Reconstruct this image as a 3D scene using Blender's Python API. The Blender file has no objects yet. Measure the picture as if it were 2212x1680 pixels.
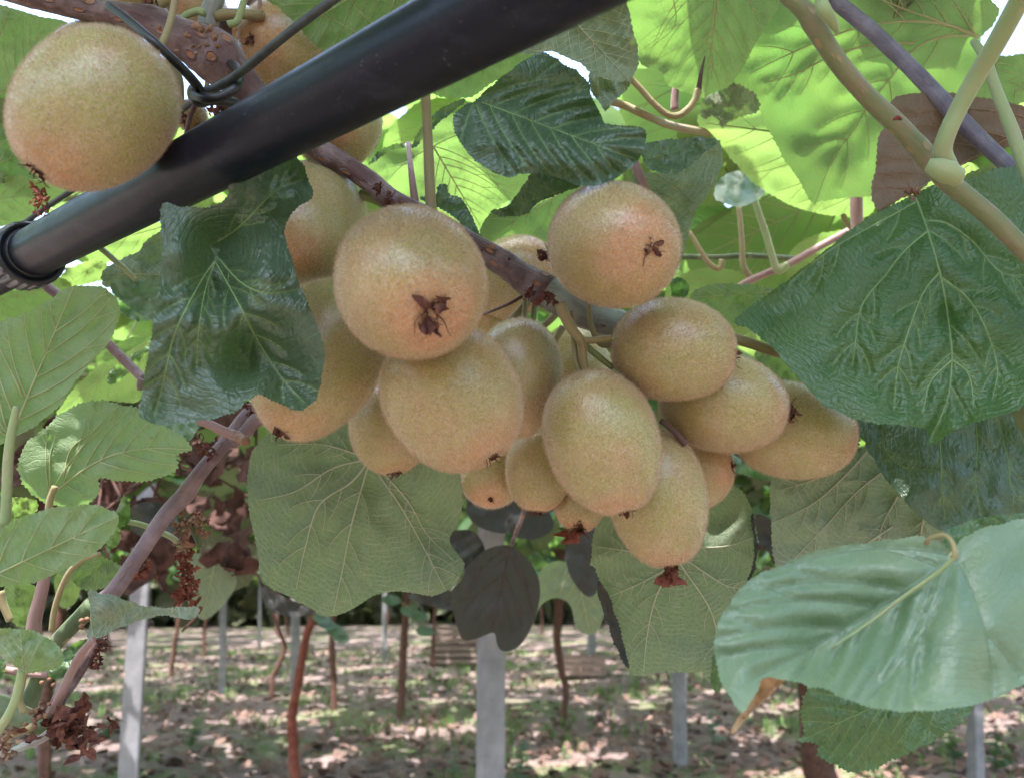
import bpy, math, random
import numpy as np
from mathutils import Vector, Matrix
from mathutils.geometry import delaunay_2d_cdt

random.seed(7)
RS = np.random.RandomState(11)
SC = bpy.context.scene

# ------------------------------------------------------------------ camera
CAM_Z = 1.5
PITCH = math.radians(14.5)
W, H = 2212.0, 1680.0
FPX = W * 27.0 / 36.0
cam_d = bpy.data.cameras.new('camera')
cam_d.lens = 27.0
cam_d.sensor_width = 36.0
cam_d.clip_start = 0.01
cam_d.clip_end = 600
cam_d.dof.use_dof = True
cam_d.dof.focus_distance = 0.365
cam_d.dof.aperture_fstop = 13
cam = bpy.data.objects.new('camera', cam_d)
SC.collection.objects.link(cam)
cam.location = (0, 0, CAM_Z)
cam.rotation_euler = (math.pi / 2 + PITCH, 0, 0)
SC.camera = cam

# ------------------------------------------------------------------ light
SUN_EL = math.radians(70)
SUN_AZ = math.radians(205)      # compass bearing of the sun, from +Y clockwise: behind the camera, a little left
world = bpy.data.worlds.new('World')
SC.world = world
world.use_nodes = True
wn = world.node_tree
sky = wn.nodes.new('ShaderNodeTexSky')
sky.sky_type = 'NISHITA'
sky.sun_disc = False
sky.sun_elevation = SUN_EL
sky.sun_rotation = SUN_AZ
sky.air_density = 1.0
sky.dust_density = 3.0
sky.ozone_density = 1.0
bg = wn.nodes['Background']
bg.inputs['Strength'].default_value = 0.15
wn.links.new(sky.outputs[0], bg.inputs['Color'])
sl = bpy.data.lights.new('sun', 'SUN')
sl.energy = 2.1
sl.angle = math.radians(0.5)
sl.color = (1.0, 0.97, 0.94)
sun = bpy.data.objects.new('sun', sl)
SC.collection.objects.link(sun)
SUN_DIR = Vector((math.sin(SUN_AZ) * math.cos(SUN_EL), math.cos(SUN_AZ) * math.cos(SUN_EL), math.sin(SUN_EL)))
sun.rotation_euler = SUN_DIR.to_track_quat('Z', 'Y').to_euler()
sun.location = (0, 0, 8)
SC.view_settings.view_transform = 'Standard'
SC.view_settings.look = 'None'
SC.view_settings.gamma = 1.0
SC.view_settings.exposure = 2.85
SC.render.engine = 'CYCLES'
SC.cycles.use_denoising = True
SC.cycles.max_bounces = 8
SC.cycles.diffuse_bounces = 5
SC.cycles.transparent_max_bounces = 6
SC.cycles.caustics_reflective = False
SC.cycles.caustics_refractive = False

# ------------------------------------------------------------------ geometry helpers
CP, SP = math.cos(PITCH), math.sin(PITCH)


def P(x, y, d):
    """point seen at picture position x, y at depth d (metres) along the view axis"""
    x = np.asarray(x, float); y = np.asarray(y, float); d = np.asarray(d, float)
    cx = (x - W / 2) / FPX * d
    cu = (H / 2 - y) / FPX * d
    X = cx
    Y = d * CP - cu * SP
    Z = CAM_Z + d * SP + cu * CP
    return np.stack(np.broadcast_arrays(X, Y, Z), -1)


def ground_at(x, y):
    p = P(x, y, 1.0) - np.array([0, 0, CAM_Z])
    t = -CAM_Z / p[2]
    return p * t + np.array([0, 0, CAM_Z])


# traced regions: origin of each close-up in picture units (scale 0.36)
ORG = {0: (0, 0, 1.0), 1: (0, 0, .36), 2: (734.4, 0, .36), 3: (1434.2, 0, .36), 4: (0, 553, .36), 5: (734.4, 432, .36),
       6: (1434.2, 553, .36), 7: (0, 1074.8, .36), 8: (734.4, 1074.8, .36), 9: (1434.2, 1074.8, .36)}


def C(k, pts):
    ox, oy, s = ORG[k]
    return [(ox + p[0] * s, oy + p[1] * s) + tuple(p[2:]) for p in pts]


def mk(name, verts, faces, mat, parent=None, uvs=None, smooth=True, attrs=None, local=False, mat_list=None, midx=None):
    verts = np.asarray(verts, float)
    if parent is not None and not local:
        r = parent
        while r.parent: r = r.parent
        verts = verts - np.array(r.location)
    me = bpy.data.meshes.new(name)
    me.from_pydata(verts.tolist(), [], [tuple(int(i) for i in f) for f in faces])
    if uvs is not None:
        uvl = me.uv_layers.new(name='UVMap')
        li = np.zeros(len(me.loops), int)
        me.loops.foreach_get('vertex_index', li)
        uvl.data.foreach_set('uv', np.asarray(uvs, float)[li].ravel())
    if attrs:
        for k, v in attrs.items():
            a = me.attributes.new(k, 'FLOAT', 'POINT')
            a.data.foreach_set('value', np.asarray(v, float))
    if smooth:
        me.polygons.foreach_set('use_smooth', [True] * len(me.polygons))
    me.materials.append(mat)
    me.update()
    o = bpy.data.objects.new(name, me)
    SC.collection.objects.link(o)
    if parent is not None: o.parent = parent
    return o


def thing(name, label, cat, loc, group=None):
    o = bpy.data.objects.new(name, None)
    o.empty_display_size = 0.02
    SC.collection.objects.link(o)
    o.location = tuple(float(c) for c in loc)
    o['label'] = label; o['category'] = cat
    if group: o['group'] = group
    return o


def tag(o, label, cat, group=None):
    o['label'] = label; o['category'] = cat
    if group: o['group'] = group
    return o


def snoise(p, seed=0, octaves=3):
    """cheap smooth noise, p (...,k) already scaled; about -1..1"""
    p = np.asarray(p, float)
    rs = np.random.RandomState(seed + 1000)
    out = np.zeros(p.shape[:-1]); amp = 1.0; tot = 0
    f = 1.0
    for o in range(octaves):
        for j in range(4):
            k = rs.normal(size=p.shape[-1]); k /= np.linalg.norm(k)
            out += amp * np.sin((p @ k) * f * (1.3 + .5 * rs.rand()) + rs.rand() * 6.28) * .5
        tot += amp; amp *= .55; f *= 2.1
    return out / tot


def spline(pts, n=8):
    """Catmull-Rom through pts (open), any dimension"""
    p = np.asarray(pts, float)
    if len(p) < 3:
        t = np.linspace(0, 1, n * 2)[:, None]
        return p[0] * (1 - t) + p[-1] * t
    q = np.vstack([2 * p[0] - p[1], p, 2 * p[-1] - p[-2]])
    out = []
    for i in range(1, len(q) - 2):
        for t in np.linspace(0, 1, n, endpoint=False):
            a, b, c, d = q[i - 1], q[i], q[i + 1], q[i + 2]
            out.append(.5 * ((2 * b) + (-a + c) * t + (2 * a - 5 * b + 4 * c - d) * t * t + (-a + 3 * b - 3 * c + d) * t ** 3))
    out.append(p[-1])
    return np.array(out)


def tube_arrays(path, rad, seg=10, rough=0.0, seed=0, cap=True, flat=1.0, nscale=1.0):
    path = np.asarray(path, float); n = len(path)
    rad = np.broadcast_to(np.asarray(rad, float), (n,))
    tan = np.gradient(path, axis=0)
    tan /= np.linalg.norm(tan, axis=1)[:, None] + 1e-12
    ref = np.array([0, 0, 1.0]) if abs(tan[0][2]) < .9 else np.array([1.0, 0, 0])
    u = np.cross(tan[0], ref); u /= np.linalg.norm(u)
    L = np.concatenate([[0], np.cumsum(np.linalg.norm(np.diff(path, axis=0), axis=1))])
    V = []; UV = []
    ang = np.arange(seg) / seg * 2 * np.pi
    for i in range(n):
        u = u - tan[i] * (u @ tan[i]); u /= np.linalg.norm(u) + 1e-12
        w = np.cross(tan[i], u)
        r = np.full(seg, rad[i])
        if rough:
            q = np.stack([np.cos(ang) * 1.6, np.sin(ang) * 1.6, np.full(seg, L[i] / max(rad.mean(), 1e-4) * .7 * nscale)], -1)
            r = r * (1 + rough * snoise(q, seed, 3))
        ring = path[i] + (np.cos(ang) * r)[:, None] * u + (np.sin(ang) * r * flat)[:, None] * w
        V.append(ring)
        UV.append(np.stack([np.full(seg, L[i]), np.abs(ang / np.pi - 1) * rad.mean() * 3], -1))
    V = np.concatenate(V); UV = np.concatenate(UV)
    F = []
    for i in range(n - 1):
        for j in range(seg):
            k = (j + 1) % seg
            F.append((i * seg + j, i * seg + k, (i + 1) * seg + k, (i + 1) * seg + j))
    if cap:
        F.append(tuple(range(seg))[::-1]); F.append(tuple((n - 1) * seg + j for j in range(seg)))
    return V, F, UV


class MB:
    def __init__(s): s.v = []; s.f = []; s.uv = []; s.n = 0

    def add(s, V, F, UV=None):
        V = np.asarray(V, float)
        s.v.append(V); s.uv.append(UV if UV is not None else np.zeros((len(V), 2)))
        s.f += [tuple(int(i) + s.n for i in f) for f in F]
        s.n += len(V)

    def tube(s, *a, **k): s.add(*tube_arrays(*a, **k))

    def box(s, lo, hi):
        x0, y0, z0 = lo; x1, y1, z1 = hi
        V = [(x0, y0, z0), (x1, y0, z0), (x1, y1, z0), (x0, y1, z0), (x0, y0, z1), (x1, y0, z1), (x1, y1, z1), (x0, y1, z1)]
        s.add(V, [(0, 3, 2, 1), (4, 5, 6, 7), (0, 1, 5, 4), (1, 2, 6, 5), (2, 3, 7, 6), (3, 0, 4, 7)])

    def build(s, name, mat, parent=None, smooth=True, **k):
        return mk(name, np.concatenate(s.v), s.f, mat, parent, np.concatenate(s.uv), smooth, **k)


def px_path(k, pts, d, n=6):
    """pts in close-up k; (x, y) or (x, y, depth); d default depth -> smoothed world path"""
    q = C(k, pts)
    q = [(p[0], p[1], p[2] if len(p) > 2 else d) for p in q]
    s = spline(q, n)
    return P(s[:, 0], s[:, 1], s[:, 2]), s[:, 2]


def stem(name, parent, k, pts, d, w, mat, w2=None, rough=.04, seg=10, n=6, nodes=(), seed=1):
    """w, w2: width at start and end in units of close-up k"""
    s = ORG[k][2]
    path, dd = px_path(k, pts, d, n)
    if w2 is None: w2 = w
    m = len(path)
    ww = np.interp(np.linspace(0, 1, m), [0, 1], [w, w2]) if np.isscalar(w) else np.interp(np.linspace(0, 1, m), np.linspace(0, 1, len(w)), w)
    r = ww * s * .5 * dd / FPX
    for t, a in nodes:
        r = r * (1 + a * np.exp(-((np.linspace(0, 1, m) - t) / .025) ** 2))
    b = MB(); b.tube(path, r, seg, rough, seed)
    return b.build(name, mat, parent)


# ------------------------------------------------------------------ materials
def nt(name):
    m = bpy.data.materials.new(name); m.use_nodes = True
    t = m.node_tree
    for n in list(t.nodes): t.nodes.remove(n)
    out = t.nodes.new('ShaderNodeOutputMaterial')
    return m, t, out


class N:
    def __init__(s, t): s.t = t

    def node(s, typ, **kw):
        n = s.t.nodes.new(typ)
        for k, v in kw.items(): setattr(n, k, v)
        return n

    def put(s, sock, v):
        if isinstance(v, bpy.types.NodeSocket): s.t.links.new(v, sock)
        elif isinstance(v, (tuple, list)) and len(v) == 3 and len(sock.default_value) == 4: sock.default_value = (*v, 1)
        else: sock.default_value = v

    def math(s, op, a, b=None, c=None, clamp=False):
        n = s.node('ShaderNodeMath', operation=op, use_clamp=clamp)
        s.put(n.inputs[0], a)
        if b is not None: s.put(n.inputs[1], b)
        if c is not None: s.put(n.inputs[2], c)
        return n.outputs[0]

    def mix(s, f, a, b, blend='MIX'):
        n = s.node('ShaderNodeMix', data_type='RGBA', blend_type=blend)
        s.put(n.inputs[0], f); s.put(n.inputs[6], a); s.put(n.inputs[7], b)
        return n.outputs[2]

    def noise(s, vec, scale, detail=3, rough=.5, dist=0.0, out=0):
        n = s.node('ShaderNodeTexNoise')
        if vec is not None: s.put(n.inputs['Vector'], vec)
        n.inputs['Scale'].default_value = scale; n.inputs['Detail'].default_value = detail
        n.inputs['Roughness'].default_value = rough; n.inputs['Distortion'].default_value = dist
        return n.outputs[out]

    def voro(s, vec, scale, feature='F1', rnd=1.0, out=0):
        n = s.node('ShaderNodeTexVoronoi', feature=feature)
        s.put(n.inputs['Vector'], vec); n.inputs['Scale'].default_value = scale
        n.inputs['Randomness'].default_value = rnd
        return n.outputs[out]

    def ramp(s, f, stops, interp='LINEAR'):
        n = s.node('ShaderNodeValToRGB'); n.color_ramp.interpolation = interp
        e = n.color_ramp.elements
        while len(e) < len(stops): e.new(.5)
        for i, (p, c) in enumerate(stops):
            e[i].position = p
            e[i].color = (c, c, c, 1) if np.isscalar(c) else (*c, 1)
        s.put(n.inputs[0], f)
        return n.outputs[0]

    def mapr(s, v, a, b, c=0.0, d=1.0, smooth=False):
        n = s.node('ShaderNodeMapRange')
        if smooth: n.interpolation_type = 'SMOOTHSTEP'
        s.put(n.inputs[0], v)
        for i, q in enumerate((a, b, c, d)): s.put(n.inputs[i + 1], q)
        return n.outputs[0]

    def mapping(s, vec, scale=(1, 1, 1), loc=(0, 0, 0)):
        n = s.node('ShaderNodeMapping'); s.put(n.inputs[0], vec)
        n.inputs['Scale'].default_value = scale; n.inputs['Location'].default_value = loc
        return n.outputs[0]

    def bump(s, h, strength=.3, dist=.001, normal=None):
        n = s.node('ShaderNodeBump'); s.put(n.inputs['Height'], h)
        s.put(n.inputs['Strength'], strength); n.inputs['Distance'].default_value = dist
        if normal is not None: s.put(n.inputs['Normal'], normal)
        return n.outputs[0]

    def attr(s, name):
        n = s.node('ShaderNodeAttribute', attribute_name=name); return n.outputs['Fac']

    def bsdf(s, col, rough=.5, spec=.5, normal=None, sheen=0, sheen_col=None, metal=0, sss=0):
        n = s.node('ShaderNodeBsdfPrincipled')
        s.put(n.inputs['Base Color'], col); s.put(n.inputs['Roughness'], rough)
        s.put(n.inputs['Specular IOR Level'], spec); s.put(n.inputs['Metallic'], metal)
        if normal is not None: s.put(n.inputs['Normal'], normal)
        if sheen:
            s.put(n.inputs['Sheen Weight'], sheen); n.inputs['Sheen Roughness'].default_value = .35
            if sheen_col: s.put(n.inputs['Sheen Tint'], sheen_col)
        return n.outputs[0]


def leaf_mat(name, top=(.035, .085, .035), under=(.155, .205, .11), vein_u=(.36, .38, .2), vein_t=(.13, .2, .08),
             trans=(.13, .31, .055), tf=.40, top_rough=.33, pucker=1.0, spots=0.0, under_spec=.25):
    m, t, out = nt(name); n = N(t)
    uv = n.node('ShaderNodeUVMap').outputs[0]
    vd = n.attr('vd')
    geo = n.node('ShaderNodeNewGeometry'); back = geo.outputs['Backfacing']
    rnd = n.node('ShaderNodeObjectInfo').outputs['Random']
    off = n.node('ShaderNodeCombineXYZ'); n.put(off.inputs[2], n.math('MULTIPLY', rnd, 37.0))
    add = n.node('ShaderNodeVectorMath', operation='ADD'); n.put(add.inputs[0], uv); n.put(add.inputs[1], off.outputs[0])
    p = add.outputs[0]
    # wobble
    wob = n.noise(p, 55, 2, out=1)
    sub = n.node('ShaderNodeVectorMath', operation='MULTIPLY_ADD'); n.put(sub.inputs[0], wob)
    sub.inputs[1].default_value = (.010, .010, 0); n.put(sub.inputs[2], uv)
    ln = n.node('ShaderNodeVectorMath', operation='LENGTH'); n.put(ln.inputs[0], sub.outputs[0])
    # cross veins roughly concentric about the leaf base
    lad = n.math('SINE', n.math('MULTIPLY', ln.outputs['Value'], 2 * math.pi / .0058))
    lad = n.mapr(n.math('ABSOLUTE', lad), 0.08, .52, 1.0, 0.0)
    lad2 = n.math('MULTIPLY', lad, n.mapr(n.noise(p, 160, 2), .38, .6, .15, 1.0))
    # net veins
    ret = n.voro(p, 330, 'DISTANCE_TO_EDGE')
    retl = n.mapr(ret, 0.0, .13, 1.0, 0.0)
    ret2 = n.voro(p, 720, 'DISTANCE_TO_EDGE')
    ret2l = n.mapr(ret2, 0.0, .16, 1.0, 0.0)
    net = n.math('MAXIMUM', n.math('MULTIPLY', lad2, .85), n.math('MULTIPLY', retl, .45))
    net = n.math('MAXIMUM', net, n.math('MULTIPLY', ret2l, .28))
    nearv = n.mapr(vd, 0.0, .0013, 1.0, 0.0)
    patch = n.noise(p, 26, 4, .6)
    fine = n.noise(p, 900, 2, .6)
    # top colour
    tc = n.mix(n.mapr(patch, .35, .7), top, tuple(c * f for c, f in zip(top, (1.6, 1.35, 1.3))))
    tc = n.mix(n.math('MULTIPLY', net, .3), tc, vein_t)
    tc = n.mix(n.math('MULTIPLY', nearv, .4), tc, vein_t)
    # under colour
    uc = n.mix(n.mapr(patch, .3, .7), under, tuple(c * f for c, f in zip(under, (1.25, 1.12, 1.25))))
    uc = n.mix(n.mapr(fine, .3, .7, 0, .25), uc, tuple(c * 1.5 for c in under))
    uc = n.mix(n.math('MULTIPLY', net, .62), uc, vein_u)
    if spots:
        sp = n.mapr(n.noise(p, 70, 5, .7), .62, .68)
        tc = n.mix(n.math('MULTIPLY', sp, spots), tc, (.16, .08, .035))
        uc = n.mix(n.math('MULTIPLY', sp, spots), uc, (.18, .09, .04))
    rare = n.mapr(n.noise(p, 210, 2), .72, .76)
    uc = n.mix(n.math('MULTIPLY', rare, .5), uc, (.07, .05, .02))
    cell = n.voro(n.mapping(p, (1.0, 1.35, 1)), 230, 'DISTANCE_TO_EDGE')
    hb = n.math('ADD', n.math('MULTIPLY', n.mapr(cell, 0, .4, 0, 1, True), .6), n.math('MULTIPLY', n.mapr(lad, 0, 1, 1, 0), .42))
    hb = n.math('ADD', hb, n.math('MULTIPLY', n.mapr(ret, 0, .35), .35))
    hb = n.math('ADD', hb, n.math('MULTIPLY', n.mapr(ret2, 0, .4), .25))
    nt_ = n.bump(hb, .42 * pucker, .0011)
    nu_ = n.bump(n.math('ADD', n.math('MULTIPLY', net, 1.0), n.math('MULTIPLY', fine, .4)), .5, .0009)
    sT = n.bsdf(tc, n.mapr(patch, .3, .7, top_rough, top_rough + .1), .65, nt_)
    sU = n.bsdf(uc, .62, under_spec, nu_, sheen=.25, sheen_col=(.9, 1, .85))
    tr = n.node('ShaderNodeBsdfTranslucent')
    tcol = n.mix(n.math('MULTIPLY', net, .8), trans, tuple(c * f for c, f in zip(trans, (.55, .5, .5))))
    tcol = n.mix(n.mapr(patch, .35, .75, 0, .5), tcol, tuple(min(1, c * f) for c, f in zip(trans, (1.7, 1.15, 1.0))))
    tcol = n.mix(n.math('MULTIPLY', rnd, .4), tcol, tuple(min(1, c * f) for c, f in zip(trans, (1.7, 1.1, 1.2))))
    n.put(tr.inputs['Color'], tcol)
    mx = n.node('ShaderNodeMixShader'); n.put(mx.inputs[0], back); n.put(mx.inputs[1], sT); n.put(mx.inputs[2], sU)
    m2 = n.node('ShaderNodeMixShader'); m2.inputs[0].default_value = tf
    n.put(m2.inputs[1], mx.outputs[0]); n.put(m2.inputs[2], tr.outputs[0])
    n.put(out.inputs[0], m2.outputs[0])
    return m


def vein_mat(name, col, tr=.3, rough=.5):
    m, t, out = nt(name); n = N(t)
    c = n.mix(n.noise(n.node('ShaderNodeTexCoord').outputs['Object'], 90, 3), tuple(x * .8 for x in col), tuple(min(1, x * 1.2) for x in col))
    a = n.bsdf(c, rough, .35)
    b = n.node('ShaderNodeBsdfTranslucent'); n.put(b.inputs[0], c)
    mx = n.node('ShaderNodeMixShader'); mx.inputs[0].default_value = tr
    n.put(mx.inputs[1], a); n.put(mx.inputs[2], b.outputs[0]); n.put(out.inputs[0], mx.outputs[0])
    return m


def bark_mat(name, c1, c2, c3, spots=(.3, .12, .05), spot_amt=.8, grey=0.0, rough=.65, fuzz=.2, bump=.5, lscale=60, streak=1.0):
    m, t, out = nt(name); n = N(t)
    uv = n.node('ShaderNodeUVMap').outputs[0]
    st = n.mapping(uv, (18 * streak, 260 * streak, 1))
    a = n.noise(st, 1.0, 5, .65, .4)
    b = n.noise(n.mapping(uv, (60, 60, 1)), 1.0, 4, .6)
    col = n.mix(n.mapr(a, .3, .7), c1, c2)
    col = n.mix(n.mapr(b, .45, .75), col, c3)
    v = n.voro(n.mapping(uv, (90, 200, 1)), 1.0)
    sp = n.mapr(v, .16, .24, 1, 0)
    ring = n.math('MULTIPLY', n.mapr(v, .16, .22, 0, 1), n.mapr(v, .24, .34, 1, 0))
    col = n.mix(n.math('MULTIPLY', sp, spot_amt), col, spots)
    if grey: col = n.mix(n.mapr(n.noise(uv, 55, 5, .7), .46, .56, 0, grey), col, (.28, .32, .28))
    h = n.math('ADD', n.math('MULTIPLY', a, 1.0), n.math('MULTIPLY', ring, .5))
    h = n.math('ADD', h, n.math('MULTIPLY', n.noise(uv, 900, 3), .3))
    nrm = n.bump(h, bump, .0014)
    n.put(out.inputs[0], n.bsdf(col, rough, .4, nrm, sheen=fuzz))
    return m


def simple_mat(name, c1, c2, scale=60, rough=.6, spec=.4, bump=.3, bdist=.001, coord='Object', detail=4, tr=0):
    m, t, out = nt(name); n = N(t)
    co = n.node('ShaderNodeTexCoord').outputs[coord]
    a = n.noise(co, scale, detail, .6)
    col = n.mix(n.mapr(a, .3, .7), c1, c2)
    nrm = n.bump(a, bump, bdist)
    s_ = n.bsdf(col, rough, spec, nrm)
    if tr:
        b = n.node('ShaderNodeBsdfTranslucent'); n.put(b.inputs[0], col)
        mx = n.node('ShaderNodeMixShader'); mx.inputs[0].default_value = tr
        n.put(mx.inputs[1], s_); n.put(mx.inputs[2], b.outputs[0]); s_ = mx.outputs[0]
    n.put(out.inputs[0], s_)
    return m


def fruit_mat(name):
    m, t, out = nt(name); n = N(t)
    tc = n.node('ShaderNodeTexCoord').outputs['Object']
    rnd = n.node('ShaderNodeObjectInfo').outputs['Random']
    off = n.node('ShaderNodeCombineXYZ'); n.put(off.inputs[0], n.math('MULTIPLY', rnd, 11.0))
    add = n.node('ShaderNodeVectorMath', operation='ADD'); n.put(add.inputs[0], tc); n.put(add.inputs[1], off.outputs[0])
    p = add.outputs[0]
    ax = n.attr('ax')            # -1 stalk end .. 1 flower end
    big = n.noise(p, 38, 3, .55)
    green = (.24, .25, .055); tan = (.34, .205, .088); blush = (.46, .17, .07)
    col = n.mix(n.mapr(big, .42, .70), green, tan)
    col = n.mix(n.math('MULTIPLY', rnd, .35), col, tan)
    rim = n.math('ADD', ax, n.math('MULTIPLY', n.math('SUBTRACT', big, .5), .55))
    col = n.mix(n.mapr(rim, .62, 1.02, 0, .7, True), col, blush)
    col = n.mix(n.mapr(rim, -.7, -1.05, 0, .5), col, (.25, .15, .07))
    v = n.voro(p, 520); sz = n.noise(p, 300, 1)
    dot = n.math('MULTIPLY', n.mapr(v, .16, .28, 1, 0), n.mapr(sz, .5, .6))
    col = n.mix(n.math('MULTIPLY', dot, .6), col, (.10, .055, .02))
    mot = n.noise(p, 900, 3, .7)
    col = n.mix(n.mapr(mot, .4, .62, 0, .7), col, (.44, .33, .21))
    col = n.mix(n.mapr(n.noise(p, 560, 3, .7), .5, .68, 0, .3), col, (.16, .12, .05))
    h = n.math('ADD', n.math('MULTIPLY', mot, .8), n.math('MULTIPLY', n.noise(p, 1500, 2), .6))
    nrm = n.bump(h, .3, .0006)
    s_ = n.bsdf(col, .26, .6, nrm, sheen=.6, sheen_col=(1, .88, .82))
    n.put(out.inputs[0], s_)
    return m


M = {}
M['leaf'] = leaf_mat('leaf_green')
M['leaf_glow'] = leaf_mat('leaf_sunlit', under=(.17, .26, .07), trans=(.17, .36, .08), tf=.46)  # brighter leaf copy: sunlit glow put into its colour and translucency
M['leaf_dark'] = leaf_mat('leaf_dark_glossy', top=(.030, .060, .040), under=(.14, .19, .09), top_rough=.33, pucker=1.1, tf=.15)
M['leaf_right'] = leaf_mat('leaf_deep_green', top=(.026, .078, .026), under=(.14, .2, .09), top_rough=.31, pucker=1.2, tf=.2)
M['leaf_brown'] = leaf_mat('leaf_brownish', top=(.05, .05, .035), under=(.125, .10, .075), vein_u=(.22, .13, .08), trans=(.2, .15, .06), tf=.15)  # brown grey tone has the leaf's shade painted in
M['leaf_pale'] = leaf_mat('leaf_blue_green', top=(.10, .165, .11), under=(.2, .28, .17), vein_t=(.15, .22, .15), top_rough=.34, pucker=.5, tf=.25, trans=(.15, .4, .12))
M['leaf_under'] = leaf_mat('leaf_matt_under', under=(.105, .148, .085), vein_u=(.42, .43, .33), tf=.18, under_spec=.3)
M['leaf_net'] = leaf_mat('leaf_net_under', under=(.12, .155, .11), vein_u=(.46, .48, .38), tf=.2, under_spec=.5)
M['leaf_shade'] = leaf_mat('leaf_shaded', top=(.009, .010, .010), under=(.05, .06, .035), vein_t=(.02, .02, .018), tf=.03, top_rough=.68, pucker=.4)  # near-black leaf copy: deep shade painted into the colour
M['leaf_hedge'] = leaf_mat('leaf_hedge', top=(.05, .06, .035), under=(.07, .075, .05), tf=.2, trans=(.12, .2, .06))
M['leaf_fresh'] = leaf_mat('leaf_fresh_under', under=(.17, .25, .13), vein_u=(.4, .46, .28), trans=(.2, .40, .09), tf=.42)
M['leaf_dead'] = simple_mat('leaf_dead', (.035, .016, .013), (.12, .06, .05), 60, .8, .2, tr=.1)  # dead brown, darkened further so the tangle looks shaded
M['leaf_dry'] = simple_mat('leaf_dry', (.30, .16, .09), (.5, .34, .2), 50, .75, .2, tr=.25)
M['vein_u'] = vein_mat('vein_pale', (.44, .46, .25))
M['vein_t'] = vein_mat('vein_top', (.20, .31, .13), .15)
M['vein_s'] = vein_mat('vein_soft', (.16, .24, .16), .2)
M['vein_b'] = vein_mat('vein_brown', (.30, .19, .11), .2)
M['vein_p'] = vein_mat('vein_cream', (.44, .44, .33), .2)
M['bark'] = bark_mat('bark_brown', (.045, .020, .020), (.13, .068, .064), (.27, .20, .20), grey=.0, bump=1.0)
M['bark_grey'] = bark_mat('bark_grey', (.14, .13, .12), (.30, .31, .29), (.38, .40, .37), spots=(.12, .04, .03), grey=.8)
M['bark_purple'] = bark_mat('bark_purple', (.10, .065, .07), (.19, .13, .14), (.27, .20, .22), spots=(.24, .13, .08), spot_amt=.5)
M['bark_blue'] = bark_mat('bark_blue_grey', (.08, .075, .11), (.14, .135, .19), (.22, .22, .29), spots=(.2, .18, .2), spot_amt=.3)
M['bark_green'] = bark_mat('shoot_green', (.11, .14, .06), (.17, .18, .09), (.22, .16, .11), spots=(.30, .20, .11), spot_amt=.7, bump=.3)
M['green_bark'] = bark_mat('shoot_bright_green', (.055, .085, .035), (.085, .115, .05), (.14, .15, .08), spots=(.3, .3, .15), spot_amt=.6, bump=.3)
M['pale_stem'] = bark_mat('stem_pale', (.20, .27, .11), (.26, .30, .15), (.27, .25, .15), spots=(.40, .30, .18), spot_amt=.2, bump=.2, streak=.5)
M['tan_stem'] = bark_mat('stem_tan', (.19, .18, .075), (.28, .21, .11), (.25, .16, .10), spots=(.2, .12, .06), spot_amt=.4, bump=.3)
M['pink_stem'] = bark_mat('stem_pink', (.21, .12, .11), (.29, .18, .165), (.24, .19, .16), spots=(.2, .1, .08), spot_amt=.3, bump=.3)
M['dried'] = simple_mat('dried_flower', (.035, .014, .012), (.17, .065, .045), 350, .8, .2, .6, .001)
M['dried_red'] = simple_mat('dried_red', (.10, .025, .018), (.26, .085, .055), 300, .7, .25, .6, .001, tr=.2)
M['scale'] = simple_mat('bud_scale', (.13, .06, .035), (.28, .16, .10), 300, .7, .3, .5, .001)
M['fruit'] = fruit_mat('kiwi_skin')
_m, _t, _o = nt('kiwi_fuzz'); _n = N(_t)
_c = _n.mix(_n.noise(_n.node('ShaderNodeTexCoord').outputs['Object'], 200, 2), (.50, .37, .24), (.72, .58, .44))
_a = _n.bsdf(_c, .38, .5); _b = _n.node('ShaderNodeBsdfTranslucent'); _n.put(_b.inputs[0], _c)
_x = _n.node('ShaderNodeMixShader'); _x.inputs[0].default_value = .5
_n.put(_x.inputs[1], _a); _n.put(_x.inputs[2], _b.outputs[0]); _n.put(_o.inputs[0], _x.outputs[0])
M['fuzz'] = _m
# pipe
_m, _t, _o = nt('black_pipe'); _n = N(_t)
_co = _n.node('ShaderNodeTexCoord').outputs['Object']
_g = _n.noise(_co, 60, 5, .7); _s = _n.mapr(_n.noise(_co, 330, 4, .7, 2.5), .66, .72)
_d = _n.mapr(_n.noise(_n.mapping(_co, (30, 90, 90)), 1, 5, .75), .55, .8)
_c = _n.mix(_n.math('MULTIPLY', _d, .7), (.004, .0055, .012), (.03, .034, .055))
_c = _n.mix(_n.math('MULTIPLY', _s, .5), _c, (.3, .3, .33))
_n.put(_o.inputs[0], _n.bsdf(_c, _n.mapr(_g, .3, .7, .30, .42), .20, _n.bump(_n.noise(_co, 700, 3), .08, .0004)))
M['pipe'] = _m
M['nut'] = simple_mat('black_fitting', (.006, .008, .011), (.014, .017, .022), 200, .35, .45, .1, .0003)
M['wire'] = simple_mat('tie_wire', (.03, .035, .035), (.07, .075, .075), 200, .55, .4, .2, .0003)
M['tie'] = simple_mat('tie_black', (.008, .009, .012), (.02, .022, .028), 200, .4, .5, .1, .0003)
M['lug'] = simple_mat('pipe_mark', (.5, .5, .5), (.8, .8, .8), 200, .4)
M['concrete'] = simple_mat('concrete', (.17, .17, .185), (.30, .295, .315), 9, .85, .2, .6, .006)
M['trunk'] = simple_mat('trunk_brown', (.07, .035, .028), (.17, .09, .07), 30, .85, .2, .6, .01)
M['trunk_red'] = simple_mat('trunk_red', (.13, .03, .022), (.26, .09, .065), 20, .8, .25, .6, .01)
M['litter'] = simple_mat('leaf_litter', (.09, .05, .04), (.26, .17, .14), 1.5, .8, .2)
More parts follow.
